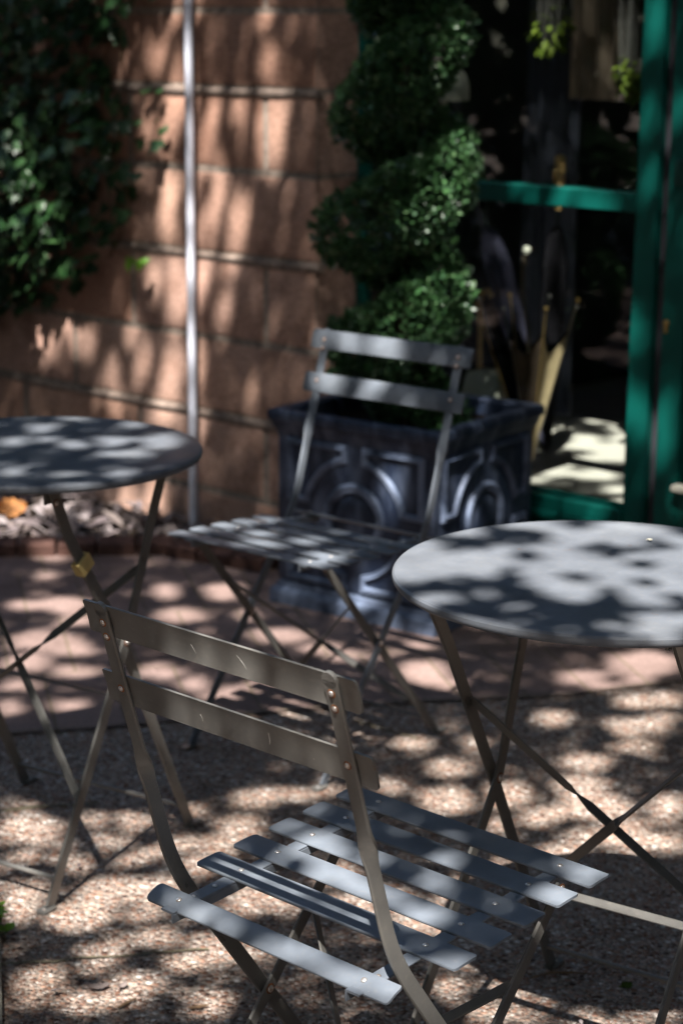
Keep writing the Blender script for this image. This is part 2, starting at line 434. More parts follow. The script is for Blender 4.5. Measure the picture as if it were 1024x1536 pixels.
def make_chair(name, label):
    root = thing(name, label, 'chair', group='folding cafe chairs')
    for sx in (-1, 1):
        pts, dirs = post_path(sx * WPOST, 1)
        m = MB(); m.bar(pts, dirs, .0195, .005)
        m.lathe([(.0001, -.0025), (.0095, -.0025), (.0097, 0), (.0095, .0025), (.0001, .0025)], 16, post_pt(sx * WPOST, .0), pn)
        post = m.build('back_post', PAINT, root, 40)
        for k in (.0150, .0330, .1008):
            rivet(post, post_pt(sx * WPOST, k, -.0025), -pn)
        foot(post, (sx * WPOST, F_[0], 0), (0, 1, 0), 1)
        # rear leg
        x = sx * WLEG
        d = V((0, G_[0] - S_[0], G_[1] - S_[1])).normalized(); w = V((0, -d.z, d.y))
        a, b = V((x, S_[0], S_[1])), V((x, G_[0], G_[1]))
        m = MB(); m.bar([a.lerp(b, k) for k in (0, .3, .6, 1)], [w] * 4, .0175, .0045)
        leg = m.build('rear_leg', PAINT, root, 40)
        foot(leg, (x, G_[0], 0), (0, -1, 0), 1)
        # pivot of the X
        e = V((0, F_[0] - B_[0], F_[1] - B_[1])); g = V((0, G_[0] - S_[0], G_[1] - S_[1]))
        den = e.y * g.z - e.z * g.y; r0 = V((0, S_[0] - B_[0], S_[1] - B_[1]))
        k = (r0.y * g.z - r0.z * g.y) / den; P = V((0, B_[0], B_[1])) + e * k
        piv = rivet(post, (sx * (WPOST + .0025), P.y, P.z), (sx, 0, 0), .005, .003)
        rivet(leg, (sx * (WLEG - .0023), P.y, P.z), (-sx, 0, 0), .005, .003)
        rivet(leg, (sx * (WLEG + .0023), S_[0] + .0, S_[1] - .004), (sx, 0, 0), .0042, .0025)
        # seat rail: flat top with a turned-down lip
        pr = []
        x = sx * WRAIL
        m = MB()
        rp = [V((x, u, seat_z(u) - .0034)) for u in (.186, .06, -.08, -.205)]
        m.bar(rp, [V((1, 0, 0))] * 4, .020, .003)
        lp = [V((x - sx * .0088, u, seat_z(u) - .0105)) for u in (.186, .06, -.08, -.205)]
        m.bar(lp, [V((0, 0, 1))] * 4, .0115, .0026)
        rail = m.build('seat_rail', SKYPAINT, root, 40)
        for u in (-.128, -.163):
            rivet(rail, (x, u, seat_z(u) - .0018), (0, 0, 1), .0034, .0018, 0)
    tilt = math.atan(.055)
    for i in range(5):
        u = .1639 - i * .062
        m = MB(); M = Matrix.Translation((0, u, seat_z(u) + .0002)) @ Matrix.Rotation(tilt, 4, 'X')
        m.plate(M, .2021, .0415, .0032, .005, .0008)
        s = m.build('seat_slat', SKYPAINT, root, 40)
        for sx in (-1, 1): rivet(s, (sx * WRAIL, u, seat_z(u) + .0018), (0, 0, 1), .0037, .0016, 0)
    u = -.186; m = MB()
    M = Matrix.Translation((0, u, seat_z(u) + .002)) @ Matrix.Rotation(R_(24), 4, 'X')
    m.plate(M, .188, .029, .003, .006, .0025)
    s = m.build('seat_slat', SKYPAINT, root, 40)
    for sx in (-1, 1): rivet(s, (sx * WRAIL, u, seat_z(u) + .0034), (0, -.4, .9), .0037, .0016, 0)
    for k0, k1 in ((-.006, .0345), (.0845, .1255)):
        kc = (k0 + k1) / 2; c = post_pt(0, kc, .0045)
        M = Matrix(((1, 0, 0, c.x), (0, -pd.y, pn.y, c.y), (0, -pd.z, pn.z, c.z), (0, 0, 0, 1)))
        m = MB(); m.plate(M, .2028, k1 - k0, .0030, .005, .0018)
        s = m.build('back_slat', PAINT, root, 40)
        for sx in (-1, 1):
            for k in ((.0150, .0330) if k0 < 0 else (.1008,)):
                rivet(s, post_pt(sx * WPOST, k, .0060), pn, .0036, .0022)
    # crossed flat braces and the foot stretcher between the rear legs
    def rl(x, z):
        k = (S_[1] - z) / (S_[1] - G_[1]); return V((x, S_[0] + (G_[0] - S_[0]) * k, z))
    d = V((0, G_[0] - S_[0], G_[1] - S_[1])).normalized(); nf = V((0, -d.z, d.y))
    xi = WLEG - .006
    for sx, off in ((-1, .003), (1, -.003)):
        m = twist_bar(rl(-xi * sx, .335) + nf * off, rl(xi * sx, .085) + nf * off, nf, .0135, .0032, sx > 0, (.46, .56))
        m.build('cross_brace', PAINT, root, 40)
    m = MB(); m.tube([rl(-xi, .040), rl(xi, .040)], .0036, 10); m.build('stretcher', PAINT, root)
    return root

chair = make_chair('cafe_chair', 'folding metal chair in the foreground, seen from behind over its slatted seat')
far = copy_tree(chair)
for o in far.children:
    if o.name.split('.')[0] in ('back_slat', 'back_post'):
        o.material_slots[0].link = 'OBJECT'; o.material_slots[0].material = SKYPAINT  # bluer copy of the paint imitates sky reflected in the far chair's back
far['label'] = 'folding metal chair facing the camera in front of the navy planter'
chair.location = (.0467, 2.1425, 0); chair.rotation_euler = (0, 0, R_(-42.2927))
far.location = (-.0684, 3.7398, 0); far.rotation_euler = (0, 0, R_(141.51))
# scratches worn through the paint of the near chair's back slats (its own parts)
def scratch(k, x, dk, dx, w):
    a = post_pt(x, k, .0045 - .0016); b = post_pt(x + dx, k + dk, .0045 - .0016)
    m = MB(); mid = a.lerp(b, .45) + V((.0012, 0, 0)); dr = (b - a).normalized().cross(pn)
    m.bar([a, mid, b], [dr] * 3, w, .0004); m.build('scratch', SCRATCH, chair)
for s_ in ((.098, .055, .022, -.004, .0011), (.008, .035, .018, .012, .0006), (.105, -.05, .008, .002, .0005), (.012, -.035, .016, .006, .0005), (.086, .134, .004, .001, .0016), (.112, .116, .006, .001, .0009)):
    scratch(s_[0], s_[1], s_[2], s_[3], s_[4])

# ------------------------------------------------------------------ folding table
TR, TH = .2855, .7169
def make_table(name, label, p, clip=None):
    root = thing(name, label, 'table', group='round folding tables')
    m = MB()
    R = TR
    prof = [(.0005, TH - .0012), (.10, TH - .0010), (.20, TH - .0006), (R - .020, TH), (R - .008, TH + .0002), (R - .003, TH - .0012), (R - .0006, TH - .004), (R, TH - .0075), (R - .0007, TH - .011), (R - .003, TH - .0140), (R - .0065, TH - .0152), (R - .010, TH - .0140), (R - .011, TH - .010), (R - .0125, TH - .0040), (R - .03, TH - .0032), (.0005, TH - .0034)]
    m.lathe(prof, 128)
    m.build('tabletop', SKYTOPPAINT, root, 30)
    s = p['s']
    zt = .6985
    def seg(side, path, nm):
        x = side
        pts = [V((x, u, z)) for u, z in path]
        sm, ds = [], []
        for i, q in enumerate(pts):
            if 0 < i < len(pts) - 1:
                a = q + (pts[i - 1] - q).normalized() * .018; b = q + (pts[i + 1] - q).normalized() * .018
                for t in (0, .33, .66, 1): sm.append(a * (1 - t) ** 2 + q * 2 * t * (1 - t) + b * t * t)
            else: sm.append(q)
        for i in range(len(sm)):
            T = (sm[min(i + 1, len(sm) - 1)] - sm[max(i - 1, 0)]).normalized(); ds.append(V((0, -T.z, T.y)))
        mm = MB(); mm.bar(sm, ds, .0225, .0052)
        return mm.build(nm, PAINT, root, 40)
    zb = .6155
    Fp = [(-p['ftop'], zt), (-p['c'], zb), (p['pu'], p['pz']), (p['g'], .004)]
    Gp = [(p['gtop'], zt), (p['c2'], zb), (p['pu'], p['pz']), (-p['g2'], .004)]
    def at(path, z):
        for a, b in zip(path, path[1:]):
            if a[1] >= z >= b[1]:
                k = (a[1] - z) / (a[1] - b[1]); return a[0] + (b[0] - a[0]) * k
        return path[-1][0]
    for sx in (-1, 1):
        f = seg(sx * s, Fp, 'leg'); g = seg(sx * (s - .0085), Gp, 'leg')
        foot(f, (sx * s, Fp[-1][0], 0), (0, 1, 0), 1); foot(g, (sx * (s - .0085), Gp[-1][0], 0), (0, -1, 0), 1)
        rivet(f, (sx * (s + .0026), p['pu'], p['pz']), (sx, 0, 0), .0058, .0038)
        rivet(g, (sx * (s - .0085 - .0026), p['pu'], p['pz']), (-sx, 0, 0), .0058, .0038)
        rivet(g, (sx * (s - .0085 + .0026), Gp[0][0] - .004, zt - .022), (sx, 0, 0), .0045, .003)
        # hinge lug that carries the leg under the top
        m = MB()
        m.box((sx * (s - .014), Gp[0][0], zt - .006), (.004, .03, .034), 0, .0008)
        m.build('hinge_lug', PAINT, root, 40); m = MB()
        m.box((sx * (s - .0055), Fp[0][0], zt + .001), (.004, .03, .022), 0, .0008)
        m.build('hinge_lug', PAINT, root, 40)
    for u in (Fp[0][0], Gp[0][0]):
        L = min(s + .004, math.sqrt(TR * TR - u * u) - .02)
        m = MB(); m.bar([V((-L, u, zt + .010)), V((L, u, zt + .010))], [V((0, 1, 0))] * 2, .026, .006); m.build('support_bar', PAINT, root)
    # crossed twisted braces on the first pair of legs
    def fl(x, z): return V((x, at(Fp, z), z))
    zx = p['zx']; hi, lo = p['bhi'], p['blo']
    d = (fl(0, lo) - fl(0, hi)).normalized(); nf = V((0, -d.z, d.y)); xi = s - .003
    for sx, off in ((1, .0035), (-1, -.0035)):
        a = fl(-xi * sx, hi) + nf * off; b = fl(xi * sx, lo) + nf * off
        m = twist_bar(a, b, nf, .0150, .0034, sx < 0, (.34, .43) if sx > 0 else (.42, .52)); m.build('cross_brace', PAINT, root, 40)
    def gl(x, z): return V((x, at(Gp, z), z))
    d = V((0, Gp[3][0] - Gp[2][0], Gp[3][1] - Gp[2][1])).normalized()
    xg = s - .011
    m = MB(); m.bar([gl(-xg, p['zbar']), gl(xg, p['zbar'])], [V((0, .55, .1))] * 2, .0165, .0035); m.build('cross_bar', PAINT, root)
    m = MB(); m.tube([fl(-xi, .0455), fl(xi, .0455)], .0040, 10); m.build('stretcher', PAINT, root)
    m = MB(); m.tube([gl(-xg, .0455), gl(xg, .0455)], .0040, 10); m.build('stretcher', PAINT, root)
    for sx, z in (clip or ()):
        x = sx * (s - .0085); k = gl(x, z); a = gl(x, z + .02); T = (a - k).normalized(); W = V((0, -T.z, T.y))
        m = MB(); rings = []
        for t in (-.0135, -.0125, .0125, .0135):
            e = .001 if abs(t) > .013 else 0
            hw, ht = .0165 - e, .0085 - e
            rings.append([k + T * t + W * (a_ * hw) + V((b_ * ht, 0, 0)) for a_, b_ in ((-1, -1), (1, -1), (1, 1), (-1, 1))])
        m.loft(rings); m.build('clip', CLIP, root, 30)
    return root, at, Fp, Gp

PR = dict(s=.1746, c=.1138, g=.2254, c2=.0949, g2=.2698, pu=.0204, pz=.383, zx=.3391, zbar=.2756, ftop=.170, gtop=.112, bhi=.52, blo=.16)
PL = dict(s=.2014, c=.1015, g=.1989, c2=.1157, g2=.2072, pu=-.0195, pz=.4027, zx=.3391, zbar=.2756, ftop=.140, gtop=.150, bhi=.52, blo=.16)
tr, _, _, _ = make_table('cafe_table', 'round grey metal table at the right, broadly sunlit top, beside the foreground chair', PR, [(1, .640)])
tr.location = (.3527, 2.4968, 0); tr.rotation_euler = (0, 0, R_(-33.4059))
tl, _, _, _ = make_table('cafe_table', 'round grey metal table at the left with a tan clip on its leg', PL, [(-1, .560)])
tl.location = (-.5434, 3.2457, 0); tl.rotation_euler = (0, 0, R_(148.7811))
[o for o in tl.children if o.name.startswith('tabletop')][0].location = Matrix.Rotation(-R_(148.7811), 3, 'Z') @ V((.022, 0, 0))

# ------------------------------------------------------------------ ground
def sheet(name, poly, z, mat, kind='structure', label=None):
    m = MB(); m.add([(x, y, z) for x, y in poly], [tuple(range(len(poly)))])
    o = m.build(name, mat, None, smooth=False); tag(o, kind=kind)
    return o
sheet('ground', [(-40, -40), (40, -40), (40, 40), (-40, 40)], 0, AGG)
bd = [(-6, 2.25), (-2.2, 3.36), (-1.2, 3.63), (-.67, 3.782), (-.488, 3.822), (-.292, 3.882), (.056, 3.973), (.274, 4.013), (.496, 4.045), (.745, 4.139), (1.2, 4.28), (2.5, 4.72), (6, 6.0)]
sheet('paving', bd + [(6, 9), (-6, 14)], .004, PAVE)
def joint(pts, w, nm='paving_joint'):
    m = MB(); L, Rr = [], []
    for i, p in enumerate(pts):
        a = V(pts[max(i - 1, 0)]); b = V(pts[min(i + 1, len(pts) - 1)]); t = (b - a).normalized(); n = V((-t.y, t.x)) * (w * (.8 + .4 * random.random()) / 2)
        L.append((p[0] + n.x, p[1] + n.y, .0035 if nm == 'paving_joint' else .008)); Rr.append((p[0] - n.x, p[1] - n.y, .0035 if nm == 'paving_joint' else .008))
    m.add(L + Rr, [(i, i + 1, len(pts) + i + 1, len(pts) + i) for i in range(len(pts) - 1)])
    tag(m.build(nm, MOSS, None, smooth=False), kind='structure')
def wob(p0, p1, n=14, a=.004):
    return [(p0[0] + (p1[0] - p0[0]) * i / n + random.uniform(-a, a), p0[1] + (p1[1] - p0[1]) * i / n + random.uniform(-a, a)) for i in range(n + 1)]
def edge_joint():
    pts = []
    for a, b in zip(bd[1:-1], bd[2:]): pts += wob(a, b, 5, .003)[:-1]
    joint([(x, y) for x, y in pts], .0045, 'paving_edge_joint')
edge_joint()
joint(wob((-.62, 2.75), (-.20, 2.83)), .005)
joint(wob((-1.2, 3.25), (-.45, 3.42)), .007)
joint(wob((.02, 3.885), (.16, 3.77)), .005)
# brick edging between the paving and the leaf bed, a run of separate bricks
m = MB(); pos = V((-2.6, 4.93)); end = V((-.02, 5.02)); 
edge = [(-3.4, 4.85), (-2.0, 5.08), (-.938, 5.19), (-.5, 5.225), (-.16, 5.03)]
def along(path, step):
    out = []; carry = 0
    for a, b in zip(path, path[1:]):
        a, b = V(a), V(b); L = (b - a).length; d = carry
        while d < L:
            out.append((a.lerp(b, d / L), math.atan2(b.y - a.y, b.x - a.x))); d += step
        carry = d - L
    return out
for p, an in along(edge, .108):
    m.box((p.x, p.y, .012 + random.uniform(-.003, .003)), (.100, .095, .05), an + random.uniform(-.02, .02), .004)
tag(m.build('kerb', KERB), kind='structure')

# leaf bed: soil sheet and a loose litter nobody could count
bed = edge[:-1] + [(-.16, 5.03), tuple(wp(.26, -.01, 0).xy), tuple(wp(-3.6, -.01, 0).xy)]
sheet('bed_soil', bed, .007, SOIL)
def litter():
    vs, fs = [], []
    n = 0
    cnt = 0
    while cnt < 2600:
        s = random.uniform(-2.6, .2); dd = random.uniform(0, .75)
        p = wp(s, -.02 - dd, 0)
        # stay behind the edging
        x = p.x
        ye = None
        for a, b in zip(edge, edge[1:]):
            if a[0] <= x <= b[0]: ye = a[1] + (b[1] - a[1]) * (x - a[0]) / (b[0] - a[0])
        if ye is None or p.y < ye + .05: continue
        L = random.uniform(.012, .038); Wd = L * random.uniform(.35, .75); z = .012 + random.random() ** 2 * .035
        M = Matrix.Translation((p.x, p.y, z)) @ Matrix.Rotation(random.uniform(0, 6.28), 4, 'Z') @ Matrix.Rotation(random.gauss(0, .35), 4, 'X') @ Matrix.Rotation(random.gauss(0, .35), 4, 'Y')
        c = random.uniform(.1, .35) * Wd
        q = [(-L, 0, 0), (-.3 * L, -Wd * .8, c), (.5 * L, -Wd * .7, c), (L, 0, .3 * c), (.5 * L, Wd * .7, c), (-.3 * L, Wd * .8, c)]
        o = len(vs); vs += [tuple(M @ V(a)) for a in q]
        fs += [(o, o + 1, o + 4, o + 5), (o + 1, o + 2, o + 3, o + 4)]
        cnt += 1
    return mesh_np('leaf_litter', np.array(vs), np.array(fs), LEAF_DRY)
tag(litter(), kind='stuff')

def curled_leaf(name, label, loc, L, W, mat, rz, curl=.35, cat='leaf', group=None, tilt=.2):
    m = MB(); nx, ny = 8, 6; top = []
    for i in range(nx + 1):
        t = i / nx; w = W * (math.sin(math.pi * min(t * .96 + .02, 1)) ** .7) * (1 + .16 * math.sin(t * 23))
        row = []
        for j in range(ny + 1):
            v = j / ny * 2 - 1
            row.append((L * (t - .5) * 2, w * v, curl * W * (v * v) + .25 * curl * L * (2 * t - 1) ** 2 + .04 * W * math.sin(9 * t + 5 * v)))
        top.append(row)
    vs = [p for r in top for p in r]; n = ny + 1
    fs = [(i * n + j, (i + 1) * n + j, (i + 1) * n + j + 1, i * n + j + 1) for i in range(nx) for j in range(ny)]
    th = .0006; o = len(vs); vs += [(x, y, z - th) for x, y, z in vs]
    fs += [(o + a, o + d, o + c, o + b) for a, b, c, d in list(fs)]
    m.add(vs, fs)
    m.tube([(-L, 0, curl * .25 * L), (-L * 1.35, W * .1, curl * .35 * L)], .0008, 5)
    ob = m.build(name, mat); ob.location = loc; ob.rotation_euler = (tilt, random.uniform(-.1, .1), rz)
    return tag(ob, label, cat, group)
def gpos(x, y, z=0): return (x, y, z)
curled_leaf('fallen_leaf', 'large bright orange curled leaf lying on the leaf bed under the left table', (-.955, 5.49, .045), .046, .036, LEAF_ORANGE, .3, .5, tilt=.6)
curled_leaf('fallen_leaf', 'small tan dry leaf on the aggregate below the foreground chair seat', (-.36, 2.694, .004), .016, .007, LEAF_DRY, .4, .6)
curled_leaf('fallen_leaf', 'small brown leaf curled on the aggregate near the lower left corner', (-.324, 2.70, .004), .009, .005, LEAF_DRY, 1.0, .6)
curled_leaf('fallen_leaf', 'yellowish leaf scrap in the shadow of the right table', (.438, 2.714, .004), .010, .008, LEAF_OLIVE, .4, .3)
def twig(label, pts, r):
    m = MB(); m.tube(pts, [r * .6] + [r] * (len(pts) - 2) + [r * .4], 6)
    tag(m.build('twig', TWIG), label, 'twig')
twig('thin curved twig on the shaded ground between the seat and the right table', [(.295, 2.735, .006), (.327, 2.75, .007), (.358, 2.753, .006), (.388, 2.751, .005)], .0022)
twig('short dark twig in the sun patch near the bottom left', [(-.323, 2.632, .005), (-.314, 2.643, .006), (-.300, 2.661, .005)], .003)
twig('dark bark sliver on the ground under the chair, bottom edge', [(-.22, 2.632, .005), (-.203, 2.636, .006), (-.190, 2.643, .005)], .003)

def bits():
    vs, fs = [], []
    for k in range(480):
        x = random.uniform(-1.2, 1.5); y = random.uniform(2.2, 5.0); L = random.uniform(.003, .009) * (1.6 if random.random() < .15 else 1); Wd = L * random.uniform(.25, .6)
        M = Matrix.Translation((x, y, .0075 + L * .15)) @ Matrix.Rotation(random.uniform(0, 6.28), 4, 'Z') @ Matrix.Rotation(random.gauss(0, .25), 4, 'X') @ Matrix.Rotation(random.gauss(0, .2), 4, 'Y')
        o = len(vs); vs += [tuple(M @ V(a)) for a in ((-L, 0, 0), (0, -Wd, .1 * L), (L, 0, 0), (0, Wd, .15 * L))]; fs.append((o, o + 1, o + 2, o + 3))
    return mesh_np('ground_litter', np.array(vs), np.array(fs), LEAF_DRY)
tag(bits(), kind='stuff')
curled_leaf('fallen_petal', 'tiny white petal lying on the right table top', (.432, 2.66, .7185), .004, .003, CREAM, .4, .3, cat='petal')

# kerb stone and weeds at the lower left edge
m = MB(); a = V((-.537, 2.888, 0)); b = V((-.484, 2.596, 0))
an = math.atan2(b.y - a.y, b.x - a.x); c = a.lerp(b, .5)
m.box((c.x - .055, c.y, .006), ((b - a).length * 1.6, .10, .03), an, .006)
tag(m.build('edging', OLDSTONE), kind='structure')
def leaf_blade(m, M, L, W, fold=.25, seg=3):
    L_, C_, R2 = [], [], []
    for i in range(seg + 1):
        t = i / seg; w = W * math.sin(math.pi * (t * .92 + .04)) ; z = -.25 * L * t * t
        L_.append(M @ V((-w, L * t, z + fold * w))); C_.append(M @ V((0, L * t, z))); R2.append(M @ V((w, L * t, z + fold * w)))
    n = seg + 1
    m.add(L_ + C_ + R2, [(i, n + i, n + i + 1, i + 1) for i in range(seg)] + [(n + i, 2 * n + i, 2 * n + i + 1, n + i + 1) for i in range(seg)])
def weed(label, loc, n, size):
    root = thing('weed', label, 'weed', loc)
    m = MB(); st = MB()
    for k in range(n):
        an = random.uniform(0, 6.28); h = random.uniform(.3, 1) * size
        p = V((math.cos(an) * size * .5 * random.random(), math.sin(an) * size * .5 * random.random(), h))
        st.tube([(0, 0, 0), p * .6, p], .0009, 4)
        M = Matrix.Translation(p) @ Matrix.Rotation(an, 4, 'Z') @ Matrix.Rotation(random.uniform(-.3, .5), 4, 'X')
        leaf_blade(m, M, size * .38, size * .17)
    m.build('leaves', LEAF_YOUNG, root); st.build('stems', LEAF_IVY, root)
weed('small green weed growing at the edging stone on the left', (-.545, 2.86, 0), 26, .055)

# ------------------------------------------------------------------ stone wall with a pier end
wall = thing('stone_wall', 'reddish sandstone block wall with pale mortar courses behind the left table', 'wall', W0, WA)
rows = [-.12, .120, .348, .562, .797, 1.028, 1.248, 1.452, 1.672, 1.90, 2.12, 2.34, 2.56, 2.78, 3.0, 3.22, 3.44, 3.66, 3.9]
S_END, D_END = .478, .145
m = MB(); j = .0075
def block(x0, x1, z0, z1, dd=.0):
    jx = random.uniform(-.0015, .0015)
    c = .008
    x0 += j; x1 -= j; z0 += j; z1 -= j; y0 = -dd + random.uniform(-.001, .001); y1 = .20
    rings = []
    for e, y in ((c, y0), (c * .35, y0 + c * .35), (0, y0 + c), (0, y1)):
        rings.append([(x0 + e, y, z0 + e), (x1 - e, y, z0 + e), (x1 - e, y, z1 - e), (x0 + e, y, z1 - e)])
    m.loft(rings)
for i, (z0, z1) in enumerate(zip(rows, rows[1:])):
    x = S_END - (.195 if i % 2 == 1 else .475)
    if i == 4 or i % 2 == 0: x = S_END - .475
    block(x, S_END, z0, z1)
    while x > -4.2:
        w = .525 + random.uniform(-.012, .012); block(x - w, x, z0, z1); x -= w
m.build('blocks', STONE, wall, 30)
m = MB(); m.box((-1.86, .100, 1.89), (4.66, .1925, 3.98)); m.build('mortar', MORTAR, wall, smooth=False)
m = MB()
for i, z in enumerate(rows):
    if i in (2, 4, 6, 8, 10, 12):
        segs = 60; x0, x1 = -4.2, S_END + .004; ring_all = []
        for k in range(segs + 1):
            x = x0 + (x1 - x0) * k / segs; e = random.uniform(-.0015, .0015)
            ring_all.append([(x, .02, z + .001), (x, -.003, z + .002 + e), (x, -.0080 + e, z - .005), (x, -.0075 + e, z - .011), (x, -.002, z - .021 + 2 * e), (x, .02, z - .021)])
        m.loft(ring_all)
m.build('ledge', LEDGE, wall, 50)
# slim galvanised pole against the wall
pole = thing('metal_pole', 'slim pale galvanised pole standing against the stone wall', 'pole', wp(.030, -.035, 0))
m = MB(); m.tube([(0, 0, 0), (0, 0, .6), (0, 0, 1.2), (0, 0, 2.7)], .0120, 20); m.build('tube', GALV, pole)
m = MB(); m.lathe([(.0145, 0), (.024, 0), (.024, .008), (.0145, .012)], 20); m.build('base_collar', GALV, pole)
for z in (1.62, 2.4):
    m = MB(); m.lathe([(.0138, -.012), (.0165, -.012), (.0165, .012), (.0138, .012)], 20, (0, 0, z))
    m.tube([(0, 0, z), tuple(NI * .035 + V((0, 0, z)))], .005, 8)
    m.build('bracket', GALV, pole)

# ------------------------------------------------------------------ ivy
ivy = thing('ivy', 'dark green ivy hanging over the left end of the stone wall', 'ivy', wp(-1.2, 0, 0), WA)
def ivy_leaf_pts(r):
    # five-lobed outline round the stalk point
    out = []
    for a, k in ((-200, .35), (-165, .62), (-140, .45), (-118, .80), (-100, .60), (-90, 1.05), (-80, .60), (-62, .80), (-40, .45), (-15, .62), (20, .35)):
        t = R_(a); out.append((math.cos(t) * r * k, math.sin(t) * r * k))
    return out
def ivy_edge(z):
    # right-hand edge of the ivy, metres along the wall from the pole, by height
    pts = [(.52, -.86), (.60, -.62), (.68, -.50), (.72, -.36), (.80, -.28), (.88, -.24), (.95, -.22), (1.02, -.20), (1.10, -.12), (1.17, -.24), (1.25, -.20), (1.34, -.28), (1.42, -.24), (1.55, -.12), (1.8, .0), (3, .1)]
    if z <= pts[0][0]: return pts[0][1] - (pts[0][0] - z) * 3
    for a, b in zip(pts, pts[1:]):
        if a[0] <= z <= b[0]: return a[1] + (b[1] - a[1]) * (z - a[0]) / (b[0] - a[0])
    return .1
vs, fs = [], []
def put_leaf(s, d, z, r):
    M = Matrix.Translation((s + 1.2, -d, z)) @ Matrix.Rotation(random.gauss(0, .45), 4, 'Z') @ Matrix.Rotation(R_(90) + random.gauss(-.45, .35), 4, 'X') @ Matrix.Rotation(random.gauss(0, .5), 4, 'Z')
    o = len(vs); pts = ivy_leaf_pts(r); c = V((0, -.3 * r, .0))
    P = [V((0, 0, 0))] + [V((x, y, -.28 * abs(x) + .06 * r * math.sin(k * 2.1))) for k, (x, y) in enumerate(pts)]
    for q in P: vs.append(tuple(M @ q))
    for k in range(1, len(pts)): fs.append((o, o + k, o + k + 1))
n = 0
while n < 6000:
    z = random.uniform(.42, 2.5) if random.random() < .8 else random.uniform(.5, 1.5); s = random.uniform(-2.6, .1); e = ivy_edge(z) + random.gauss(0, .035)
    if s > e: continue
    if random.random() > min(1, .35 + (e - s) * 3): continue
    dmax = min(.26, .035 + (e - s) * .55)
    put_leaf(s, random.uniform(.015, dmax), z, random.uniform(.030, .066)); n += 1
for s, z in ((-.13, 1.245), (-.10, 1.24), (-.16, 1.235), (-.115, 1.155), (-.10, 1.13), (-.19, 1.15), (-.085, 1.135)): put_leaf(s, .025, z, .026)
mesh_np('leaves', np.array(vs), np.array(fs), LEAF_IVY, ivy)
vs, fs = [], []
for s, z in ((-.205, .765), (-.165, .757), (-.19, .75), (-.215, .75), (-.150, .768)): put_leaf(s, .05, z, .032)
mesh_np('young_leaves', np.array(vs), np.array(fs), LEAF_YOUNG, ivy)
m = MB()
for k in range(26):
    s = random.uniform(-2.2, -.2); z = random.uniform(.6, 1.0); pts = []
    for i in range(9):
        pts.append((min(s, ivy_edge(z) - .01) + 1.2, -random.uniform(.006, .03), z)); z += random.uniform(.05, .12); s += random.uniform(-.06, .06)
    m.tube(pts, .0022, 5)
m.build('stems', TWIG, ivy)
# ------------------------------------------------------------------ navy planter
PDEP = .94
PA = math.atan2(-.593, .805); PW = .465
pc = V((.223, 4.445, 0)) + V((.805, -.593, 0)) * -.2515 + V((.593, .805, 0)) * (.2515 * PDEP)
pl = thing('planter', 'square navy planter with ring and corner relief panels behind the far chair', 'planter', pc, PA)
pl.scale = (1, PDEP, 1)
m = MB()
def sqring(h, z): return [(-h, -h, z), (h, -h, z), (h, h, z), (-h, h, z)]
m.loft([sqring(h, z) for h, z in ((.222, .05), (.228, .06), (.2325, .075), (.2325, .43), (.226, .44))])
body = m.build('body', LEAD, pl, 25)
m = MB(); m.loft([sqring(h, z) for h, z in ((.244, .0), (.250, .006), (.250, .034), (.246, .042), (.238, .048), (.236, .058), (.228, .062))]); m.build('plinth', LEADW, pl, 25)
m = MB()
m.loft([sqring(h, z) for h, z in ((.226, .425), (.233, .430), (.236, .444), (.243, .456), (.247, .470), (.2525, .474), (.2535, .480), (.2535, .492), (.250, .498), (.244, .500), (.222, .498), (.217, .492), (.215, .40))], cap=False); m.build('rim', LEAD, pl, 25)
m = MB()
N = 14; vs = []
for i in range(N + 1):
    for k in range(N + 1):
        vs.append((-.216 + .432 * i / N, -.216 + .432 * k / N, .452 + random.uniform(-.008, .008)))
m.add(vs, [(i * (N + 1) + k, (i + 1) * (N + 1) + k, (i + 1) * (N + 1) + k + 1, i * (N + 1) + k + 1) for i in range(N) for k in range(N)])
m.build('soil', SOIL, pl)
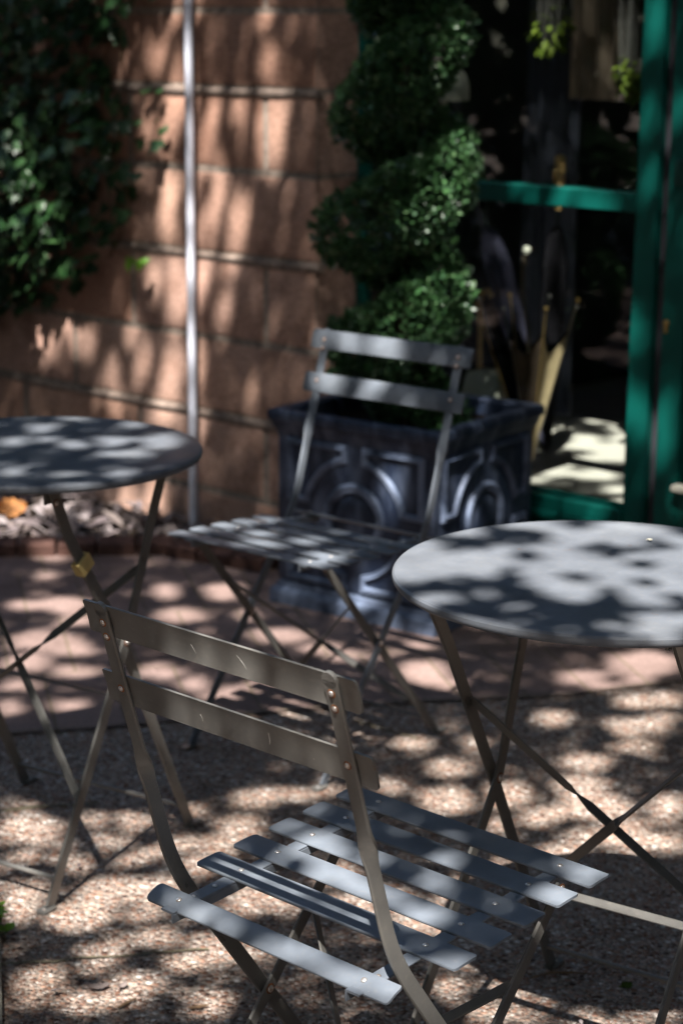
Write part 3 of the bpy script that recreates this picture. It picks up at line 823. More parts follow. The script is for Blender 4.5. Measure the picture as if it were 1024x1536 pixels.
def relief(rz):
    Rm = Matrix.Rotation(rz, 4, 'Z')
    def P(x, y, o=0.0): return Rm @ V((x, -.2325 - o, .252 + y))
    out = []
    def mould(path, r, closed=True):
        mm = MB(); n = len(path); rings = []
        for i in range(n):
            a = V(path[(i - 1) % n]); b = V(path[i]); c = V(path[(i + 1) % n])
            t = ((b - a).normalized() + (c - b).normalized()); t = t.normalized() if t.length > 1e-6 else (c - b).normalized()
            nn = V((-t.y, t.x)); k = 1 / max(.5, abs(nn.dot(V((-(c - b).normalized().y, (c - b).normalized().x)))))
            sec = []
            for u, o in ((-1, -.004), (-1, .002), (-.72, .0085), (-.35, .0105), (0, .0085), (.3, .0062), (.62, .0078), (.85, .0055), (1, .001), (1, -.004)):
                q = b + nn * (u * r * k); sec.append(P(q.x, q.y, o))
            rings.append(sec)
        m0 = rings + [rings[0]]
        mm.loft(m0, cap=False)
        return mm
    def circ(r, n=56): return [(r * math.cos(2 * math.pi * i / n), r * math.sin(2 * math.pi * i / n)) for i in range(n)]
    mould(circ(.077), .0125).build('ring_moulding', LEADW, pl, 40)
    mm = MB(); c = P(0, 0, .0004); nz = (Rm @ V((0, -1, 0))).normalized()
    mm.lathe([(.064, 0), (.058, -.0), (.052, .004), (.03, .007), (.0005, .008)], 40, c, nz); mm.build('boss', LEAD, pl, 40)
    for sx in (-1, 1):
        for sy in (-1, 1):
            pts = [(.030, .172), (.196, .172), (.196, .030), (.143, .030)]
            a0, a1 = math.atan2(.030, .143), math.atan2(.143, .030)
            arc = [(.146 * math.cos(a0 + (a1 - a0) * i / 14), .146 * math.sin(a0 + (a1 - a0) * i / 14)) for i in range(1, 14)]
            path = [(x * sx, y * sy) for x, y in pts + arc + [(.030, .143)]]
            if sx * sy < 0: path = path[::-1]
            # densify straight runs
            dn = []
            for i, p in enumerate(path):
                q = path[(i + 1) % len(path)]; d = math.hypot(q[0] - p[0], q[1] - p[1]); k = max(1, int(d / .02))
                dn += [(p[0] + (q[0] - p[0]) * t / k, p[1] + (q[1] - p[1]) * t / k) for t in range(k)]
            mould(dn, .0085).build('corner_moulding', LEADW, pl, 40)
for rz in (0, math.pi / 2, math.pi, -math.pi / 2): relief(rz)

# ------------------------------------------------------------------ spiral topiary
top = thing('spiral_topiary', 'dark green clipped spiral evergreen growing out of the navy planter', 'topiary', (pc.x - .02, pc.y, .45))
m = MB(); m.tube([(0, 0, 0), (.01, 0, .3), (-.008, .005, .6), (.004, 0, .9), (0, 0, 1.35)], [.018, .016, .014, .012, .006], 10); m.build('trunk', BARK, top)
def helix(z):
    # z above the soil: angle so that the front climbs to the right
    ph = math.radians(-90) + (z + .45 - 1.005) / .30 * 2 * math.pi
    za = z + .45; prof = [(.4, .16), (.72, .175), (1.0, .205), (1.24, .165), (1.5, .145), (1.85, .08)]
    Rt = .08
    for a, b in zip(prof, prof[1:]):
        if a[0] <= za <= b[0]: Rt = a[1] + (b[1] - a[1]) * (za - a[0]) / (b[0] - a[0])
    tb = .104 * (Rt / .2) ** .35
    return ph, (max(Rt - tb, .02), tb)
vs, fs, tips = [], [], 0
def tuft(c, nrm, L, n):
    global tips
    for k in range(n):
        d = (nrm + V((random.gauss(0, .55), random.gauss(0, .55), random.gauss(.15, .5)))).normalized()
        sd = d.orthogonal().normalized(); sd = (Matrix.Rotation(random.uniform(0, 6.28), 3, d) @ sd)
        l = L * random.uniform(.6, 1.25); w = l * random.uniform(.22, .36); o = len(vs)
        up = sd.cross(d) * (w * .3)
        b = c + d * (l * random.uniform(-.2, .3))
        vs.extend([b, b + d * l * .55 + sd * w + up, b + d * l, b + d * l * .55 - sd * w + up]); fs.append((o, o + 1, o + 2, o + 3))
N = 17000
for i in range(N):
    z = random.uniform(-.02, 1.32); ph, (hr, tr_) = helix(z)
    ctr = V((math.cos(ph) * hr, math.sin(ph) * hr, z))
    tang = V((-math.sin(ph) * hr * 2 * math.pi / .30, math.cos(ph) * hr * 2 * math.pi / .30, 1)).normalized()
    rad = V((math.cos(ph), math.sin(ph), 0)); bn = tang.cross(rad).normalized()
    th = random.uniform(0, 2 * math.pi); rr = math.sqrt(random.uniform(.45, 1))
    lump = 1 + .13 * math.sin(3 * th + 17 * z) + .10 * math.sin(5.3 * ph + 2 * th)
    n = (rad * math.cos(th) + bn * math.sin(th)).normalized()
    c = ctr + n * (tr_ * rr * lump * (.92 if abs(math.sin(th)) > .7 else 1.0))
    tuft(c, n, .0155 * (1.9 if random.random() < .025 else 1), 6)
mesh_np('foliage', np.array([tuple(v) for v in vs]), np.array(fs), LEAF_BOX, top)

# ------------------------------------------------------------------ shop front
def wbox(m, s0, s1, d0, d1, z0, z1, ch=.003):
    m.box(((s0 + s1) / 2, (d0 + d1) / 2, (z0 + z1) / 2), (s1 - s0, d1 - d0, z1 - z0), 0, ch)
win = thing('shop_window', 'tall green framed shop window beside the stone pier', 'window', W0, WA)
def part(name, mat, parent, *boxes, ch=.003):
    m = MB()
    for b in boxes: wbox(m, *b, ch=ch)
    return m.build(name, mat, parent, 30)
part('stile', GREEN, win, (.481, .490, .150, .20, .0, 3.38)); part('stile', GREEN, win, (1.376, 1.432, .140, .20, .0, 3.38))
part('top_rail', GREEN, win, (.491, 1.375, .142, .20, 3.30, 3.38))
part('middle_rail', GREEN, win, (.491, 1.375, .138, .20, .988, 1.0345))
part('sill_rail', GREEN, win, (.491, 1.375, .128, .205, .205, .262), (.491, 1.375, .118, .127, .205, .225))
part('kick_panel', GREEN, win, (.491, 1.375, .150, .19, .0, .203))
part('upper_pane', GLASS, win, (.4915, 1.3745, .168, .173, 1.036, 3.299), ch=0); part('lower_pane', GLASS, win, (.4915, 1.3745, .168, .173, .263, .987), ch=0)
part('bead', GREEN, win, (.491, .502, .155, .166, .263, .987), (1.364, 1.3755, .155, .166, .263, .987), (.503, 1.363, .155, .166, .263, .272), (1.364, 1.3755, .155, .166, 1.0355, 3.299))
door = thing('shop_door', 'green panelled shop door with a small brass lock at the right edge', 'door', W0, WA)
part('stile', GREEN, door, (1.462, 1.522, .142, .19, .02, 3.38)); part('stile', GREEN, door, (2.22, 2.30, .142, .19, .02, 3.38))
part('rail', GREEN, door, (1.5225, 2.2195, .146, .19, .02, .345)); part('rail', GREEN, door, (1.5225, 2.2195, .146, .19, 1.135, 1.285)); part('rail', GREEN, door, (1.5225, 2.2195, .146, .19, 3.26, 3.38))
part('rail', GREEN, door, (1.5225, 2.2195, .146, .19, .90, 1.055))
part('panel', GREEN, door, (1.5225, 2.2195, .172, .186, .3455, .8995), (1.56, 2.18, .164, .1715, .39, .86))
part('sunlit_ledge', CREAM, door, (1.5225, 2.2, .118, .1455, .335, .352))  # ledge coloured cream to show sunlight on top of the bottom rail
part('pane', GLASS, door, (1.5225, 2.2195, .176, .181, 1.2855, 3.2595), ch=0)
part('latch_box', simple('dark_green_paint', (.003, .045, .038), .4), door, (1.482, 1.60, .128, .1415, 1.060, 1.118))
m = MB(); m.lathe([(.0005, 0), (.0075, 0), (.0085, -.003), (.006, -.006), (.0005, -.006)], 20, (1.474, .1415, .735), (0, 1, 0)); m.box((1.474, .139, .722), (.009, .005, .022), 0, .001); m.build('lock', BRASS, door, 40)
bld = thing('shop_building', 'dark shop interior and facade behind the green window', 'building', W0, WA)
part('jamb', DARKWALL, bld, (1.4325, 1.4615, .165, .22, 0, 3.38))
part('upper_facade', STONE, bld, (.479, 3.2, .12, .33, 3.385, 3.9), ch=.01)
part('side_facade', STONE, bld, (2.31, 3.2, .12, .33, 0, 3.38), ch=.01)
plat = thing('display_platform', 'pale window display platform behind the lower pane, dappled by sun', 'platform', W0, WA)
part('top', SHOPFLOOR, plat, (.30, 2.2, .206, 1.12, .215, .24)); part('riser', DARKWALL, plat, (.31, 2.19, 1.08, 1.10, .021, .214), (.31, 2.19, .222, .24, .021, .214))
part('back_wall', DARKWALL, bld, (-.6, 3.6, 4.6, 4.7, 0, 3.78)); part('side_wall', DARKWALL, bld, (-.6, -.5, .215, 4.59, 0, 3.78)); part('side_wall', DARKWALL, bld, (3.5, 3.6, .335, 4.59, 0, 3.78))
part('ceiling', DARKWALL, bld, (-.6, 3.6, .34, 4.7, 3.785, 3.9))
m = MB(); wbox(m, -.49, 3.49, .206, 4.59, .006, .02, 0); o = m.build('shop_floor', SHOPFLOOR, None, smooth=False); o.location = W0; o.rotation_euler = (0, 0, WA); tag(o, kind='structure')

# ---- things standing inside, behind the glass (coordinates: along the wall, into the room, up)
def inside(name, label, cat, s, d, z=.24): return thing(name, label, cat, wp(s, d, z), WA)
# half open umbrella standing on its tip, ribs up
u = inside('umbrella', 'half open gold and black umbrella standing on its tip behind the glass', 'umbrella', .942, .34)
ax0 = V((0, 0, 0)); ax1 = V((-.022, 0, .40)); NR = 8
def ua(t): return ax0.lerp(ax1, t)
ribs = []
m = MB(); m2 = MB(); m3 = MB()
prof = [(.12, .010), (.32, .030), (.58, .064), (.84, .098), (1.0, .118)]
for k in range(NR):
    a0 = 2 * math.pi * k / NR + .2; pts = []
    for t, r in prof: pts.append(ua(t) + V((math.cos(a0) * r, math.sin(a0) * r, 0)))
    tip = pts[-1] + (pts[-1] - pts[-2]).normalized() * .075
    rb = MB(); rb.tube(pts + [tip], .0026, 6); rb.lathe([(.0005, -.006), (.0055, -.003), (.0062, 0), (.0055, .004), (.0005, .007)], 10, tip)
    rb.build('rib', BRASS if k % 2 else STEEL, u)
    a1 = a0 + 2 * math.pi / NR; cl = MB(); rows_ = []
    for i, (t, r) in enumerate(prof):
        row = []
        for q in range(9):
            w = q / 8; a = a0 + (a1 - a0) * w; sag = 1 - .28 * math.sin(math.pi * w) * (.4 + .6 * i / 4)
            drop = -.055 * math.sin(math.pi * w) if i == 4 else 0
            row.append(ua(t) + V((math.cos(a) * r * sag, math.sin(a) * r * sag, drop)))
        rows_.append(row)
    cl.loft(rows_, cap=False, closed=False)
    cl.build('canopy_panel', GOLDFAB if k == 7 else (BROWNFAB if k == 6 else BLACKFAB), u, 80)
m = MB(); top_ = V((-.030, -.02, .43))
m.tube([ax0, ua(.5), ua(1.0), top_ + V((0, 0, .06)), top_ + V((.000, 0, .13)), top_ + V((.006, 0, .165)), top_ + V((.020, 0, .186))], [.004, .004, .0045, .006, .0065, .007, .007], 10); m.build('stick', DARKSTICK, u)
m = MB(); c = top_ + V((.014, -.004, .180)); m.lathe([(.0005, -.012), (.008, -.009), (.011, 0), (.008, .009), (.0005, .012)], 16, c); m.build('handle_cap', CREAM, u)  # cream colour stands in for the sun glint on a metal cap
def furled(name, label, s, d, z1, lean, fab, grip, L=.82, r=.03):
    t = inside(name, label, 'umbrella', s, d)
    A = V((0, 0, 0)); Bv = V((lean, .02, z1))
    def q(k): return A.lerp(Bv, k)
    mm = MB(); ks = [.03, .06, .12, .3, .5, .65, .74, .78]; rs = [.004, .010, .5 * r, .8 * r, r, .95 * r, .7 * r, .3 * r]
    rings = []
    for k, rr in zip(ks, rs):
        rings.append([q(k) + V((math.cos(a) * rr * (1 + .22 * math.cos(8 * a + 9 * k)), math.sin(a) * rr * (1 + .22 * math.cos(8 * a + 9 * k)), 0)) for a in [2 * math.pi * i / 32 for i in range(32)]])
    mm.loft(rings); mm.build('furled_canopy', fab, t, 60)
    mm = MB(); mm.tube([q(0), q(.4), q(.9)], .004, 8); mm.build('shaft', STEEL, t)
    mm = MB(); n = 9; z0, z1_ = .86, 1.0; pr = []
    Lg = (Bv - A).length
    for i in range(n):
        a = z0 + (z1_ - z0) * i / n; b = (z1_ - z0) / n * Lg
        pr += [(.0125, a * Lg), (.0165, a * Lg + b * .35), (.0165, a * Lg + b * .65), (.0125, a * Lg + b * .98)]
    pr += [(.0165, Lg), (.013, Lg + .010), (.0005, Lg + .014)]
    mm.lathe([(.0005, z0 * Lg - .02), (.010, z0 * Lg - .018), (.0125, z0 * Lg - .002)] + pr, 20, A, Bv); mm.build('grip', grip, t, 50)
    return t
furled('umbrella', 'closed black umbrella with a ribbed bamboo grip rising past the green rail', .825, .57, .825, .0, BLACKFAB, WOODGRIP)
furled('umbrella', 'closed lavender grey umbrella leaning beside the topiary behind the glass', .79, .62, .80, -.31, GREYFAB, BLACKFAB, r=.036)
c = inside('cane', 'thin yellow cane leaning behind the glass beside the spiral topiary', 'cane', .700, .42)
m = MB(); m.tube([(0, 0, 0), (0, 0, .2), (-.004, 0, .42)], .0065, 10); m.build('shaft', WOODGRIP, c)
m = MB(); m.tube([(-.004, 0, .42), (-.004, 0, .45), (.004, 0, .472), (.022, 0, .478), (.034, 0, .46)], .007, 10); m.build('handle', BRASS, c)
b = inside('cream_box', 'cream tapered box standing behind the planter inside the window', 'box', .79, .36)
m = MB(); m.loft([[(x * h, y * h * .8, z) for x, y in ((-1, -1), (1, -1), (1, 1), (-1, 1))] for h, z in ((.078, 0), (.075, .14), (.056, .26), (.052, .268), (.046, .269))]); m.build('body', CREAM, b, 30)
lamp = inside('floor_lamp', 'cream mushroom shaped lamp in the dark room left of the window rail', 'lamp', .652, .30)
m = MB(); m.lathe([(.09, 0), (.09, .012), (.02, .02), (.008, .03), (.008, .99)], 28); m.build('stem', CREAM, lamp, 40)
m = MB(); m.lathe([(.066, .985), (.0665, .995), (.066, 1.025), (.055, 1.055), (.035, 1.073), (.001, 1.08)], 36); m.build('shade', CREAM, lamp, 50)
cu = inside('curtain', 'brown drape hanging high inside the window near its right frame', 'curtain', .66, 1.02, 0)
m = MB(); n = 70; L_ = []
for z in (1.21, 1.4, 1.9, 2.6):
    L_.append([(-.12 + .52 * i / n, .022 * math.sin(i * .75) * (1 + .3 * math.sin(z * 3 + i * .2)), z) for i in range(n + 1)])
bk = [[(x, y + .004, z) for x, y, z in r] for r in L_]
m.loft([a + b_[::-1] for a, b_ in zip(L_, bk)]); m.build('drape', CURTAIN, cu, 60)
m = MB(); m.tube([(-.16, 0, 2.61), (.44, 0, 2.61)], .009, 10); m.build('rod', BRASS, cu)
cg = inside('curtain', 'made-up grey blue drape for the bluish haze in the dark window', 'curtain', .28, 1.30, -.22)  # added drape, its colour imitates a bluish haze in the glass
m = MB(); n = 40; L_ = []
for z in (.23, .6, 1.2, 1.9, 2.6):
    L_.append([(-.11 + .22 * i / n, .016 * math.sin(i * .9) * (1 + .3 * math.sin(z * 3 + i * .2)), z) for i in range(n + 1)])
bk = [[(x, y + .004, z) for x, y, z in r] for r in L_]
m.loft([a + b_[::-1] for a, b_ in zip(L_, bk)]); m.build('drape', HAZEDRAPE, cg, 60)
m = MB(); m.tube([(-.16, 0, 2.61), (.16, 0, 2.61)], .009, 10); m.build('rod', BRASS, cg)
def hanging_plant(label, s, d, z0, r, n):
    t = inside('hanging_plant', label, 'plant', s, d, z0)
    mm = MB(); mm.lathe([(.0005, .27), (.06, .27), (.085, .40), (.09, .41), (.082, .41), (.075, .39), (.0005, .385)], 28); mm.build('pot', TERRA, t, 40)
    mm = MB(); mm.tube([(0, 0, .385), (0, 0, 3.76 - z0)], .002, 6); mm.build('cord', TWIG, t)
    mm = MB(); ls = MB()
    for k in range(n):
        a = random.uniform(0, 6.28); e = random.uniform(-1.1, 1.3); rr = r * random.uniform(.3, 1)
        P = V((math.cos(a) * math.cos(e) * rr, math.sin(a) * math.cos(e) * rr, .05 + math.sin(e) * rr))
        mm.tube([(P.x * .6, P.y * .6, .40), (P.x * 1.2, P.y * 1.2, .30), P], .0012, 4)
        M = Matrix.Translation(P) @ Matrix.Rotation(a - 1.57, 4, 'Z') @ Matrix.Rotation(e * .6 - .5, 4, 'X')
        leaf_blade(ls, M, r * .42, r * .17)
    mm.build('stems', TERRA, t); ls.build('leaves', LEAF_OLIVE, t)
hanging_plant('hanging plant with a yellow-green head beside the right window frame', 1.215, .36, 1.24, .060, 130)
hanging_plant('hanging plant with loose pale green leaves, top centre of the window', .95, .36, 1.36, .060, 70)
